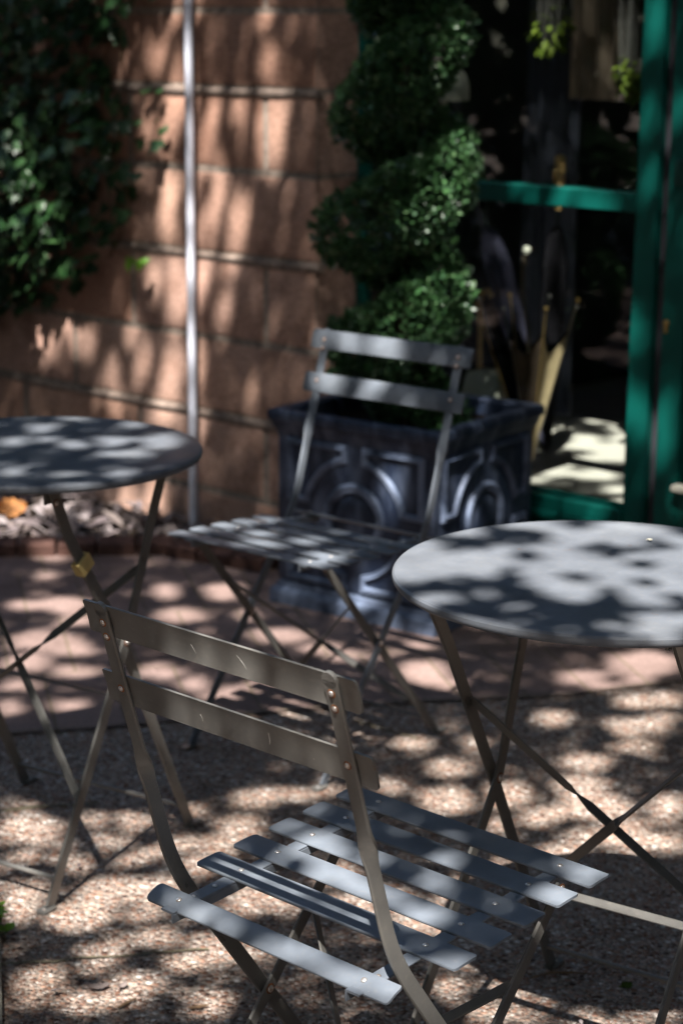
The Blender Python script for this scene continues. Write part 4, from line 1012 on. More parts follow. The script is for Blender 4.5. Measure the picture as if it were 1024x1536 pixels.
# ------------------------------------------------------------------ the shade tree that dapples the terrace
SUN = V((-.11812638, -.5185748, .84683312)); E1 = V((.97502365, -.22210106, 0)); E2 = V((.18808253, .82568232, .53185869))
GAPS = np.array([[float(x) for x in r.split(',')] for r in """1,-0.662,4.788,33.33,0,0,33.33
1,-0.671,4.752,45.45,0,0,45.45
1,-0.594,4.588,25.0,0,0,25.0
1,-0.565,4.631,33.33,0,0,33.33
1,-2.158,5.078,28.57,0,0,28.57
1,-2.218,5.011,22.22,0,0,22.22
1,-2.199,5.127,33.33,0,0,33.33
1,-2.1,5.007,28.57,0,0,28.57
1,-0.634,5.086,28.57,0,0,28.57
1,-0.634,5.054,33.33,0,0,33.33
1,-0.779,4.463,22.22,0,0,22.22
1,-0.777,4.578,22.22,0,0,22.22
1,-0.805,4.386,20.0,0,0,20.0
1,-0.838,4.297,22.22,0,0,22.22
1,-0.774,4.568,25.0,0,0,25.0
1,-0.769,4.418,25.0,0,0,25.0
1,-0.929,4.227,40.0,0,0,40.0
1,-0.79,4.688,40.0,0,0,40.0
1,-1.331,2.697,37.18,16.95,9.95,-44.12
1,-1.284,2.636,14.81,6.8,4.72,-21.84
1,-1.303,2.592,47.37,22.35,8.01,-34.11
1,-1.242,2.592,25.89,11.69,6.01,-27.24
1,-1.229,2.524,32.87,14.84,8.78,-39.45
1,-1.158,2.529,24.93,10.93,3.57,-16.11
1,-1.183,2.673,31.77,13.33,6.78,-30.47
1,-1.121,2.62,26.05,10.7,4.43,-20.1
1,-1.105,2.69,25.66,10.04,6.66,-30.51
1,-1.016,2.747,33.16,11.79,7.83,-35.75
1,-0.983,2.629,26.45,9.52,6.42,-29.62
1,-1.063,2.545,33.33,13.22,7.35,-33.3
1,-1.035,2.575,33.18,12.69,7.85,-35.75
1,-1.025,2.592,35.99,13.58,7.82,-35.43
1,-1.027,2.443,10.94,4.4,3.68,-17.34
1,-1.068,2.36,16.46,7.01,5.37,-25.12
1,-0.967,2.396,28.26,10.96,5.14,-23.55
1,-1.176,2.381,24.43,11.45,3.76,-16.98
1,-1.062,2.333,18.35,7.8,6.54,-30.54
1,-0.969,2.474,25.96,9.74,6.12,-28.28
1,-0.908,2.437,38.07,13.57,8.61,-39.38
1,-0.984,2.271,23.26,9.47,6.9,-32.09
1,-0.919,2.319,24.37,9.21,6.34,-29.48
1,-0.981,2.219,32.98,13.5,9.73,-44.65
1,-0.852,2.255,25.77,9.36,5.94,-27.67
1,-0.814,2.301,22.41,7.72,4.54,-21.26
1,-0.785,2.279,51.75,17.21,9.7,-44.05
1,-1.046,2.156,27.36,12.53,4.44,-20.12
1,-0.903,2.186,20.04,7.86,5.55,-26.02
1,-0.96,2.126,19.44,8.23,5.75,-26.9
1,-0.911,2.14,32.89,13.2,7.25,-33.2
1,-0.771,2.16,35.78,12.37,6.14,-28.32
1,-1.061,2.082,64.37,30.28,9.25,-32.92
1,-0.93,2.815,25.32,8.18,6.27,-29.04
1,-0.91,2.701,20.71,6.85,4.24,-19.69
1,-0.936,2.552,29.05,10.34,5.21,-23.94
1,-0.818,2.46,30.23,9.91,3.82,-17.61
1,-0.745,2.311,54.56,17.3,7.12,-32.22
1,-0.917,2.83,19.01,6.04,5.32,-24.76
1,-0.854,2.854,21.11,6.24,6.15,-28.68
1,-0.79,2.88,37.7,10.32,8.18,-37.91
1,-0.909,2.683,21.95,7.32,3.55,-16.46
1,-0.919,2.617,36.19,12.36,6.58,-30.03
1,-0.787,2.471,20.35,6.39,4.44,-20.86
1,-0.739,2.442,47.09,14.1,7.42,-34.13
1,-0.612,2.499,14.05,3.52,4.04,-19.18
1,-0.697,2.578,26.05,7.09,4.64,-21.78
1,-0.53,2.434,21.28,4.82,5.12,-24.39
1,-0.436,2.275,39.02,8.0,5.71,-27.47
1,-0.384,2.299,65.03,12.0,9.43,-45.95
1,-0.383,2.29,65.22,12.03,8.09,-39.45
1,-0.335,2.274,29.95,5.11,11.72,-56.68
1,-0.287,2.256,40.02,6.22,13.2,-64.33
1,-0.36,2.219,23.36,4.24,7.49,-36.21
1,-0.302,2.222,30.61,4.96,12.12,-58.81
1,-0.129,2.25,21.34,2.19,12.16,-59.09
1,-0.692,3.128,23.23,5.3,5.4,-25.25
1,-0.568,3.161,47.85,9.14,4.54,-21.54
1,-0.596,3.035,22.57,4.66,4.87,-22.94
1,-0.684,2.923,34.35,8.23,6.02,-28.16
1,-0.569,2.889,18.53,3.85,3.52,-16.65
1,-0.455,2.936,26.73,4.53,3.15,-15.01
1,-0.787,3.664,25.5,5.66,5.93,-27.38
1,-0.75,3.502,16.11,3.57,2.89,-13.43
1,-0.684,3.444,21.81,4.52,5.33,-24.78
1,-0.951,3.564,20.67,5.57,4.93,-22.74
1,-0.268,3.66,11.87,1.08,2.53,-11.75
1,-0.276,3.548,29.92,2.9,5.8,-27.18
1,-0.397,3.546,18.3,2.34,4.35,-20.29
1,-0.346,3.501,27.62,3.23,7.53,-35.23
1,-0.428,3.315,21.05,3.04,4.49,-21.05
1,-0.266,3.442,19.02,1.84,4.63,-21.69
1,-0.205,3.47,27.13,2.16,4.57,-21.51
1,-0.253,3.31,15.49,1.49,3.98,-18.7
1,-0.204,3.363,34.61,2.84,5.74,-27.16
1,-0.243,3.207,23.09,2.31,5.32,-25.42
1,-0.341,3.108,18.79,2.45,5.15,-24.44
1,-0.595,3.02,20.79,4.31,5.29,-24.92
1,-0.328,3.004,17.61,2.28,4.16,-19.81
1,-0.572,2.885,19.46,4.06,3.53,-16.68
1,-0.289,2.923,15.33,1.85,3.54,-16.88
1,-0.391,2.857,24.96,3.86,4.75,-22.7
1,-0.352,2.887,35.92,5.12,6.74,-32.51
1,-0.165,2.949,24.95,2.02,3.16,-15.41
1,-0.186,2.849,15.84,1.47,4.59,-22.0
1,-0.332,2.748,22.44,3.24,8.08,-38.67
1,-0.199,2.794,13.5,1.36,6.19,-29.56
1,-0.307,2.8,30.24,4.02,7.12,-34.31
1,-0.454,2.806,36.31,6.42,5.96,-28.51
1,-0.252,2.843,25.44,2.9,5.93,-28.57
1,-1.414,3.743,15.1,5.61,3.66,-16.73
1,-1.507,3.901,24.76,9.41,3.42,-15.45
1,-1.365,3.933,18.39,6.32,2.92,-13.26
1,-1.708,3.749,14.7,6.52,3.07,-13.94
1,-1.808,3.727,21.24,9.97,4.75,-21.52
1,-1.864,3.954,32.39,14.83,5.55,-24.79
1,-1.914,4.112,20.3,9.2,4.04,-18.09
1,-1.641,3.66,19.0,8.28,4.47,-20.33
1,-1.659,3.507,9.9,4.54,3.41,-15.67
1,-1.631,3.374,15.25,7.13,3.65,-16.75
1,-1.565,3.457,15.07,6.6,5.43,-24.97
1,-1.501,3.34,17.26,7.51,5.21,-24.0
1,-1.326,3.378,16.5,6.34,4.74,-21.85
1,-1.225,3.32,26.47,9.6,4.94,-22.72
1,-1.132,3.297,29.23,9.92,5.03,-23.2
1,-1.103,3.346,39.39,12.87,6.73,-30.95
1,-1.444,3.156,23.17,10.23,6.37,-29.36
1,-1.557,3.117,29.21,14.04,4.89,-22.35
1,-1.589,3.242,20.92,9.87,5.44,-24.98
1,-1.25,3.774,35.37,11.64,4.41,-20.02
1,-1.177,3.648,32.65,10.48,4.68,-21.37
1,-1.124,3.659,15.01,4.6,3.89,-17.87
1,-1.015,3.593,20.41,5.79,4.84,-22.28
1,-2.096,4.299,13.9,6.6,2.79,-12.45
1,-2.113,4.466,11.82,5.46,2.61,-11.66
1,-2.047,4.553,15.53,6.83,3.8,-16.91
1,-1.88,4.554,15.72,6.37,3.09,-13.75
1,-1.839,4.356,14.03,5.81,3.32,-14.89
1,-2.014,4.252,16.42,7.56,4.25,-19.04
1,-1.934,4.436,19.12,8.14,4.56,-20.33
1,-0.469,2.493,25.17,5.73,2.24,-10.18
1,-0.467,2.52,21.05,4.72,2.77,-12.58
1,-0.387,2.523,17.29,3.27,3.62,-16.45
1,-0.347,2.7,18.25,2.94,6.89,-31.11
1,-0.284,2.613,19.06,2.64,2.55,-11.6
1,-0.218,2.685,11.57,1.26,3.28,-14.85
1,-0.241,2.529,12.27,1.54,2.74,-12.52
1,-0.247,2.43,22.63,3.03,3.61,-16.62
1,-0.288,2.47,27.41,4.11,4.73,-21.72
1,-0.161,2.509,16.97,1.55,2.45,-11.27
1,-0.131,2.622,23.62,1.76,2.57,-11.81
1,-0.136,2.441,17.53,1.46,3.64,-16.79
1,-0.126,2.323,26.22,2.19,4.0,-18.69
1,-0.344,2.553,23.46,3.95,3.93,-17.91
1,-0.369,2.458,39.47,7.4,9.15,-41.88
1,-0.343,2.388,53.86,9.81,12.62,-58.1
1,-0.407,2.358,25.67,5.47,6.73,-30.83
1,-0.418,2.458,39.16,8.17,8.15,-37.16
1,-0.322,2.269,31.14,5.67,10.73,-49.54
1,-0.357,2.294,45.42,8.93,13.59,-62.64
1,-0.312,2.341,60.73,10.41,11.37,-52.75
1,-0.182,2.311,52.3,5.95,11.81,-55.38
1,-0.426,2.646,25.05,4.92,7.93,-35.79
1,-0.083,2.532,18.68,1.05,1.89,-8.72
1,-0.059,2.379,23.89,1.18,2.84,-13.29
1,-1.281,3.105,29.87,14.27,6.69,-31.1
1,-1.252,3.181,32.9,15.2,9.46,-43.51
1,-1.137,3.164,38.55,15.94,6.53,-30.46
1,-1.284,2.998,33.55,16.54,5.3,-25.44
1,-1.237,3.028,34.75,16.66,8.41,-39.55
1,-1.177,3.003,30.22,13.74,6.28,-29.29
1,-1.12,3.04,27.11,11.49,4.87,-22.45
1,-1.04,3.054,28.22,10.99,3.68,-16.95
1,-1.07,2.962,17.58,7.45,6.81,-30.64
1,-1.031,2.925,35.44,15.4,15.88,-73.01
1,-1.197,2.818,41.39,20.6,6.84,-33.86
1,-1.111,2.816,32.6,15.27,8.46,-39.94
1,-1.028,2.843,24.45,10.84,12.98,-59.13
1,-1.055,2.759,37.74,17.41,10.69,-50.85
1,-1.128,2.723,34.71,18.54,18.47,-86.81
1,-1.183,2.886,83.56,41.66,13.71,-74.52
1,-1.107,2.886,129.66,54.27,26.9,-106.96
1,-0.519,2.078,24.48,6.72,6.79,-31.42
1,-0.488,2.018,27.99,7.59,5.87,-27.05
1,-0.447,1.994,40.33,10.27,7.36,-33.74
1,-0.575,2.122,49.45,13.88,12.4,-53.79
1,-0.549,2.171,51.15,13.99,10.91,-48.31
1,-0.188,2.064,34.29,4.64,7.5,-37.48
1,-0.214,2.011,31.44,4.67,7.0,-34.6
1,-0.361,2.066,42.7,8.9,8.74,-41.6
1,-0.367,1.939,44.41,9.91,7.98,-37.61
1,-0.365,2.017,50.26,10.79,9.74,-46.13
1,-0.317,1.85,38.38,8.0,11.34,-54.39
1,-0.404,1.979,43.6,10.28,8.27,-38.5
1,-0.446,2.052,49.21,12.04,10.51,-48.23
1,-0.649,1.928,52.08,17.85,11.88,-46.39
1,-0.612,1.908,40.48,13.38,10.93,-47.73
1,-0.574,1.89,40.95,12.96,11.01,-48.57
1,-0.492,1.85,33.58,9.57,10.28,-47.21
1,-0.448,1.828,37.89,10.2,10.47,-48.21
1,-0.407,1.809,38.41,9.7,10.56,-49.17
1,-0.366,1.789,53.9,12.17,12.14,-54.2
1,-0.613,2.005,53.47,13.87,13.88,-53.79
1,-0.576,1.991,49.6,12.68,13.09,-53.97
1,-0.539,1.976,53.95,13.27,13.27,-53.95
1,-0.511,1.964,54.01,13.03,13.03,-54.01
1,-0.465,1.941,44.0,10.36,12.06,-54.22
1,-0.425,1.921,54.18,12.28,12.28,-54.18
1,-0.619,2.02,47.52,-34.95,-48.8,-114.08
1,-0.524,1.975,48.08,-28.78,-47.67,-115.19
1,-0.607,2.0,47.84,-33.94,-47.96,-114.53
1,-0.534,1.963,46.82,-28.59,-46.81,-115.48
1,-0.425,1.913,93.86,-39.26,-46.69,-115.93
1,-0.34,1.814,73.7,-19.4,-36.34,-101.09
1,-0.468,1.951,66.85,-30.73,-48.1,-115.33
1,-0.353,1.832,84.28,-24.18,-37.77,-103.22
1,-0.327,1.796,73.84,-18.82,-41.04,-117.79
1,-0.67,1.994,88.7,-66.68,-52.81,-105.62
1,-0.661,1.975,83.09,-55.5,-51.87,-111.03
1,-0.876,3.727,26.44,0.91,-11.77,-40.88
1,-0.804,3.704,32.21,1.22,-11.41,-41.25
1,-0.942,3.755,43.98,1.49,-12.68,-49.32
1,-0.916,3.682,26.17,0.84,-11.97,-42.67
1,-0.815,3.64,29.29,1.08,-11.25,-41.31
1,-1.152,3.276,23.93,8.54,6.7,-28.67
1,-1.084,3.338,26.38,8.81,6.56,-28.06
1,-1.055,3.358,37.26,12.08,7.68,-32.12
1,-1.021,3.405,37.06,11.54,7.5,-31.6
1,-0.991,3.298,26.87,8.3,7.66,-33.25
1,-0.887,3.28,25.37,7.25,5.92,-25.98
1,-0.959,3.225,19.06,5.89,6.0,-26.5
1,-0.823,3.141,23.24,6.45,6.29,-27.98
1,-0.821,3.183,23.02,6.27,6.96,-30.98
1,-0.885,3.965,35.52,-0.71,-10.35,-41.05
1,-0.891,3.937,35.48,-0.29,-8.48,-34.74
1,-0.911,3.96,40.33,-0.96,-10.75,-44.0
1,-0.965,3.843,30.67,-0.62,-8.95,-37.29
1,-0.989,3.831,30.29,-1.44,-12.36,-50.57
1,-0.925,3.833,36.61,-2.94,-12.4,-53.68
1,-1.012,3.81,38.03,-4.85,-11.9,-54.06
1,-0.745,3.97,43.41,12.17,32.73,-31.55
1,-0.759,3.904,46.85,9.05,28.66,-28.44
1,-0.705,3.989,38.85,16.12,36.71,-33.94
1,-0.719,3.997,46.6,14.12,29.11,-34.3
1,-0.79,3.691,13.55,10.98,46.26,-30.25
1,-0.851,3.593,17.28,13.87,45.63,-30.89
1,-0.666,4.113,45.91,14.18,30.06,-33.71
1,-1.692,5.143,21.94,-2.59,-12.58,-30.33
1,-1.707,5.116,24.59,-2.59,-11.41,-28.59
1,-1.727,5.092,29.77,-3.58,-13.14,-34.17
1,-1.789,5.145,38.33,-3.43,-9.77,-28.59
1,-1.713,5.016,24.55,-2.22,-9.75,-25.48
1,-1.727,4.972,24.34,-2.46,-10.72,-28.12
1,-1.554,5.066,36.43,-3.31,-11.74,-32.83
1,-1.575,5.038,36.23,-3.3,-11.57,-32.65
1,-1.469,5.027,31.36,-3.64,-14.51,-37.51
1,-1.578,5.002,17.41,-4.59,-17.7,-41.78
1,-1.543,4.937,31.14,-2.31,-9.74,-27.32
1,-1.571,4.901,30.84,-2.49,-10.15,-28.61
1,-1.48,4.866,21.94,-1.5,-8.98,-23.56
1,-1.365,4.976,18.68,-1.95,-13.11,-31.12
1,-1.365,4.943,18.76,-1.64,-11.52,-27.85
1,-1.365,4.914,20.29,-2.18,-13.46,-32.85
1,-1.375,5.049,41.19,-3.4,-12.33,-35.8
1,-1.373,5.034,28.25,-7.29,-16.83,-41.94
1,-1.78,5.252,39.53,-11.24,-14.51,-42.82
1,-1.745,5.224,35.84,-10.89,-15.8,-42.43
1,-1.885,5.278,39.28,-9.6,-14.24,-42.55
1,-1.681,5.268,33.5,-8.99,-16.24,-42.08
1,-1.619,5.235,33.86,-9.02,-16.1,-42.12
1,-1.686,5.178,37.07,-7.98,-14.78,-42.15
1,-1.381,5.115,35.74,-7.73,-15.22,-42.06
1,-1.695,4.879,24.32,-2.68,-11.82,-31.48
1,-1.692,4.842,21.77,-2.02,-9.84,-26.38
1,-1.695,4.815,23.89,-3.71,-15.88,-41.82
1,-1.776,4.912,34.44,-4.01,-12.5,-35.97
1,-1.781,4.897,37.32,-5.32,-14.07,-41.53
1,-1.6,4.844,32.34,-4.64,-15.06,-41.87
1,-1.505,4.822,23.83,-6.65,-16.46,-42.27
1,-1.856,4.857,33.02,-6.07,-14.56,-42.44
1,-1.702,4.744,24.02,-2.98,-12.95,-35.58
1,-1.722,4.727,19.05,-2.76,-14.31,-38.15
1,-1.828,4.793,28.14,-5.16,-15.12,-42.46
1,-1.946,4.835,38.92,-8.63,-12.94,-43.16
1,-1.927,4.807,39.47,-7.06,-12.75,-42.59
1,-1.743,4.694,12.69,-2.98,-16.21,-42.43
1,-1.921,4.771,38.77,-9.84,-13.11,-43.36
1,-1.437,4.593,39.87,-3.61,-12.06,-39.34
1,-1.79,4.584,26.73,-3.08,-11.58,-34.83
1,-1.779,4.551,23.43,-2.78,-11.72,-34.74
1,-1.894,4.612,30.44,-3.8,-12.14,-37.36
1,-1.534,4.761,28.6,-8.87,-15.88,-42.53
1,-2.134,5.052,19.61,-2.32,-27.67,-62.57
1,-2.111,4.997,19.73,-2.19,-24.2,-55.51
1,-2.194,4.979,17.35,-1.98,-21.07,-49.13
1,-2.051,4.922,16.5,-1.74,-23.88,-55.53
1,-2.1,4.968,19.73,-2.25,-26.94,-62.23
1,-2.204,5.172,45.23,-8.76,-29.65,-69.99
1,-1.761,4.708,19.51,-1.91,-29.49,-70.8
1,-2.007,4.808,46.9,-8.76,-27.15,-71.16
1,-0.542,5.233,9.98,1.19,2.24,-9.91
1,-0.465,5.087,23.19,2.52,3.14,-14.52
1,-0.682,5.011,19.51,2.95,3.26,-14.67
1,-0.641,4.892,13.23,1.92,2.09,-9.36
1,-0.56,4.886,15.3,1.98,2.09,-9.44
1,-0.467,4.786,14.79,1.67,1.87,-8.54
1,-0.449,4.936,23.78,2.55,2.61,-12.21
1,-0.59,4.54,19.71,2.88,3.05,-13.94
1,-0.477,4.53,15.05,1.88,3.45,-15.69
1,-0.629,4.439,35.02,5.58,5.15,-24.02
1,-0.403,4.395,22.94,2.63,4.57,-21.3
1,-0.381,4.284,30.76,3.6,6.51,-30.92
1,-0.523,4.681,22.56,2.99,4.86,-22.25
1,-0.341,4.749,36.78,1.33,-11.86,-30.34
1,-0.277,4.615,39.18,1.05,-13.62,-36.28
1,-0.35,4.645,54.06,-4.73,-9.1,-50.5
1,-0.512,4.614,31.08,-3.22,-19.78,-50.98
1,-0.335,4.561,43.43,0.11,-16.26,-44.89
1,-0.624,4.666,30.24,-3.19,-19.99,-50.96
1,-0.323,4.252,37.8,1.77,-8.95,-28.34
1,-0.277,4.213,30.8,1.98,-6.33,-19.66
1,-0.35,4.356,55.0,0.43,-5.1,-40.13
1,-0.46,4.181,16.28,-1.59,-18.68,-52.15
1,-0.23,4.126,54.51,-9.45,-9.7,-54.65
1,-0.768,4.563,28.59,3.74,20.21,-44.24
1,-0.781,4.511,26.72,2.16,11.77,-26.53
1,-0.809,4.468,35.04,3.79,17.82,-41.04
1,-0.809,4.387,18.79,1.79,13.73,-30.06
1,-0.85,4.342,21.19,2.35,17.16,-37.77
1,-0.776,4.373,31.22,3.5,17.57,-40.35
1,-0.877,4.239,31.3,3.77,20.18,-46.55
1,-0.995,4.252,48.28,13.15,17.59,-52.27
1,-0.956,4.48,51.91,16.28,17.2,-52.74
1,-0.788,4.697,42.66,9.3,20.19,-50.48
1,-0.215,2.221,39.88,5.91,10.84,-54.41
1,-0.187,2.213,40.1,5.64,10.73,-54.41
1,-0.16,2.202,35.35,4.46,10.26,-51.44
1,-0.124,2.189,35.65,4.09,10.3,-52.03
1,-0.088,2.178,41.06,4.15,10.14,-52.59
1,-1.206,2.424,26.35,11.02,10.69,-47.15
1,-1.161,2.416,38.63,13.86,13.32,-53.59
1,-1.631,5.129,47.63,-2.15,-7.93,-22.35
1,-1.629,4.969,46.72,-4.06,-16.14,-43.87
1,-1.628,4.814,46.9,-2.06,-7.6,-23.37
1,-1.623,4.713,46.79,-1.65,-5.34,-17.44
1,-1.621,4.9,52.95,-2.98,-10.77,-32.68
1,-1.621,4.61,52.36,-2.29,-7.75,-26.46
1,-0.432,4.919,30.23,-1.18,-20.62,-49.01
1,-0.384,1.86,48.59,16.37,25.0,-43.82
1,-0.379,1.85,48.99,11.15,24.21,-38.48
1,-0.371,1.834,47.46,10.51,26.09,-37.79
1,-0.357,1.825,40.54,13.02,31.76,-40.25
1,-0.337,1.824,40.18,12.47,31.84,-40.15
1,-0.643,5.097,49.12,1.19,-10.95,-33.12
1,-0.599,4.556,34.57,1.36,-7.33,-22.32
1,-0.576,4.593,39.7,0.72,-11.28,-33.83
1,-0.562,4.615,45.76,-1.26,-15.98,-48.77
1,-0.672,4.734,50.24,1.9,-7.4,-24.66
1,-0.652,4.751,46.67,-6.49,-15.24,-51.89
1,-0.767,4.83,49.19,0.57,-11.01,-33.83
1,-0.926,5.113,43.67,-10.54,-18.08,-52.01
0,-0.169,2.858,41.6,3.42,11.34,-53.72
0,-1.712,3.601,14.63,6.78,9.22,-42.42
0,-1.515,3.277,21.38,9.62,13.66,-63.47
0,-1.025,2.81,38.12,13.71,14.76,-69.65
0,-1.211,2.612,56.36,25.27,11.59,-54.94
0,-1.152,2.568,50.31,21.88,9.33,-44.28
0,-1.086,2.501,37.65,15.86,9.81,-46.67
0,-1.016,2.516,32.0,12.61,14.71,-69.97
0,-1.276,2.559,39.73,19.05,20.77,-98.58
0,-1.246,2.458,58.72,28.55,9.88,-47.0
0,-0.996,2.396,54.11,21.89,19.12,-91.27
0,-1.037,2.282,19.85,8.7,17.12,-81.95
0,-1.117,2.266,29.61,13.99,12.84,-61.49
0,-0.965,2.195,66.36,28.19,18.38,-88.25
0,-1.01,2.19,77.08,34.19,9.17,-44.01
0,-0.853,2.152,47.93,18.51,9.64,-46.36
0,-1.157,2.481,103.2,46.45,6.33,-30.11
0,-0.83,2.361,29.86,10.36,14.31,-68.43
0,-1.068,2.21,30.37,14.07,10.75,-51.57
0,-1.042,2.682,39.46,15.03,15.88,-75.2
0,-1.13,2.663,98.13,40.55,5.67,-26.87
0,-0.361,2.631,18.26,3.1,6.24,-28.18
0,-0.398,2.597,53.34,10.0,8.76,-39.58
0,-0.331,2.568,99.16,15.96,8.04,-36.44
0,-0.254,2.48,52.07,6.93,15.73,-71.67
0,-0.152,2.642,54.47,4.46,10.05,-45.46
0,-0.177,2.56,56.1,5.34,12.45,-56.53
0,-0.156,2.479,89.61,8.02,13.33,-60.82
0,-0.116,2.422,54.69,4.02,14.09,-64.51
0,-0.273,2.717,79.86,10.23,13.06,-58.75
0,-0.208,2.592,55.08,5.9,18.11,-82.09
0,-0.243,2.622,54.13,6.53,17.61,-79.64
0,-0.162,2.364,43.75,4.25,14.69,-67.44
0,-0.196,2.407,99.53,11.01,9.38,-42.94
0,-1.188,5.068,30.28,0.3,34.14,-22.43
0,-1.187,5.015,30.13,0.3,33.46,-22.21
0,-1.187,4.961,29.99,0.3,32.79,-22.0
0,-1.186,4.907,29.84,0.29,32.12,-21.78
0,-1.186,4.853,29.69,0.29,31.46,-21.57
0,-1.185,4.797,29.54,0.29,30.81,-21.36
0,-1.185,4.742,29.39,0.29,30.15,-21.14
0,-1.184,4.686,29.24,0.29,29.51,-20.93
0,-0.627,4.94,44.1,2.94,-12.09,-28.78
0,-0.623,4.89,43.94,2.93,-14.16,-34.26
0,-0.685,4.691,21.78,1.26,-41.42,-95.21
0,-0.604,4.652,32.35,2.08,-50.24,-115.64
0,-0.407,4.561,31.21,2.49,-43.09,-99.36
0,-0.36,4.484,45.05,3.74,-12.6,-29.7
0,-0.36,4.425,44.75,3.7,-12.17,-29.36
0,-0.355,4.32,51.7,4.26,-22.92,-57.63
0,-0.369,4.686,40.19,3.36,-21.67,-47.44
0,-0.283,4.41,40.34,3.57,-8.3,-19.89
0,-0.29,4.488,40.59,3.6,-10.4,-24.2
0,-0.3,4.679,66.16,5.9,-19.25,-41.79""".split()])
# every row: 1 opening placed to land a sun patch / 0 leaves placed to land shade, centre (2), inverse 2x2 of its ellipse; measured across the sunlight
def openness(a, b):
    # True where the crown lets the sun through
    res = np.zeros(a.shape, bool)
    for kind in (1, 0):
        for g in GAPS[GAPS[:, 0] == kind]:
            da, db = a - g[1], b - g[2]
            near = (np.abs(da) < .5) & (np.abs(db) < .5)
            u = g[3] * da[near] + g[4] * db[near]; v = g[5] * da[near] + g[6] * db[near]
            ins = u * u + v * v < 1
            idx = np.where(near)[0][ins] if a.ndim == 1 else None
            res[idx] = (kind == 1)
    return res
H0 = 3.4
def crown_pts(a, b, h): return np.outer(a, E1) + np.outer(b, E2) + np.outer(h, SUN)
def leaf_cloud(a, b, h, size, tilt):
    n = len(a); c = crown_pts(a, b, h)
    nrm = np.array(SUN) + rng.normal(0, tilt, (n, 3)); nrm /= np.linalg.norm(nrm, axis=1)[:, None]
    x = np.cross(nrm, rng.normal(0, 1, (n, 3))); x /= np.linalg.norm(x, axis=1)[:, None]; y = np.cross(nrm, x)
    L = size * rng.uniform(.8, 1.2, n); W = L * .62
    P = np.stack([c - x * L[:, None], c - x * (L * .1)[:, None] - y * W[:, None], c + x * L[:, None], c - x * (L * .1)[:, None] + y * W[:, None]], 1)
    return P.reshape(-1, 3), np.arange(n * 4).reshape(n, 4)
allv, allf, off = [], [], 0
A0, A1, B0, B1 = -3.3, 1.15, 1.15, 7.0
for layer in range(3):
    st = .026
    ga, gb = np.meshgrid(np.arange(A0, A1, st), np.arange(B0, B1, st)); a = ga.ravel() + rng.uniform(-.5, .5, ga.size) * st; b = gb.ravel() + rng.uniform(-.5, .5, ga.size) * st
    keep = ~openness(a, b)
    a, b = a[keep], b[keep]; h = H0 + rng.normal(0, .22, len(a))
    v, f = leaf_cloud(a, b, h, .0245, .38); allv.append(v); allf.append(f + off); off += len(v)
# the rest of the crown, looser and larger leaved, thinned per side to set bounce light
n = 60000
a = rng.uniform(-6.5, 4.5, n); b = rng.uniform(-3.0, 10.0, n); out_ = (a < A0) | (a > A1) | (b < B0) | (b > B1)
dens = np.sin(a * 3.1 + 1.7 * np.sin(b * 2.3)) + np.sin(b * 3.7 + 1.3 * np.sin(a * 2.9)); keep = out_ & (dens > np.where(a < A0, -1.75, np.where(a > A1, -.5, .45)))
a, b = a[keep], b[keep]
v, f = leaf_cloud(a, b, H0 + rng.normal(.1, .45, len(a)), .075, .6); allv.append(v); allf.append(f + off); off += len(v)
tree = thing('shade_tree', 'broad leafy shade tree standing beside the photographer', 'tree', (-3.6, -1.4, 0))
cr = mesh_np('crown', np.concatenate(allv) - np.array((-3.6, -1.4, 0)), np.concatenate(allf), LEAF_TREE, tree)
m = MB(); m.tube([(0, 0, -.1), (.03, .02, .3), (.05, .02, 1.6), (.2, .15, 3.0), (.45, .5, 4.3)], [.24, .17, .15, .13, .10], 16); m.build('trunk', BARK, tree)
for pts in ([(.42, .45, 4.2), (.9, -.6, 5.0), (1.6, -1.2, 5.3)], [(.42, .45, 4.2), (-.4, .9, 5.3), (-1.0, 2.2, 6.6)], [(.42, .45, 4.2), (.6, 1.6, 5.4), (.3, 3.2, 6.9)]):
    m = MB(); m.tube(pts, [.08, .05, .02], 10); m.build('limb', BARK, tree)

def rough_tree(label, x, y, h, r, n, seed, name='tree'):  # unseen trees, added to hold back ambient sky light
    rg = np.random.default_rng(seed); t = thing(name, label, 'tree', (x, y, 0), group='added trees')
    d = rg.normal(0, 1, (n, 3)); d /= np.linalg.norm(d, axis=1)[:, None]; rad = rg.uniform(.35, 1, n) ** .6
    lump = 1 + .25 * np.sin(d[:, 0] * 6 + seed) * np.sin(d[:, 2] * 5) + .15 * np.sin(d[:, 1] * 9)
    c = d * (rad * lump)[:, None] * np.array((r, r, h * .36)) + np.array((0, 0, h * .62))
    nr = rg.normal(0, 1, (n, 3)); nr /= np.linalg.norm(nr, axis=1)[:, None]; xx = np.cross(nr, rg.normal(0, 1, (n, 3))); xx /= np.linalg.norm(xx, axis=1)[:, None]; yy = np.cross(nr, xx)
    L = .16 * rg.uniform(.7, 1.3, n)[:, None]
    P = np.stack([c - xx * L, c - yy * L * .6, c + xx * L, c + yy * L * .6], 1).reshape(-1, 3)
    mesh_np('crown', P, np.arange(n * 4).reshape(n, 4), LEAF_TREE, t)
    mm = MB(); mm.tube([(0, 0, -.1), (.05, 0, h * .3), (-.05, .05, h * .6), (0, 0, h * .85)], [.03 * h, .022 * h, .015 * h, .004 * h], 10); mm.build('trunk', BARK, t)
for i, (x, y, h, r) in enumerate(((-9, 1.5, 6.5, 2.6), (-8.5, 5.5, 7, 2.8), (-10, -3.5, 8, 3.2), (-5, -8, 8, 3.2), (1, -9.5, 8.5, 3.4), (6.5, -7, 8, 3.2), (9.5, -1, 7, 3))):
    rough_tree('unseen leafy tree added round the terrace to cut sky light', x, y, h, r, 5200, 30 + i)

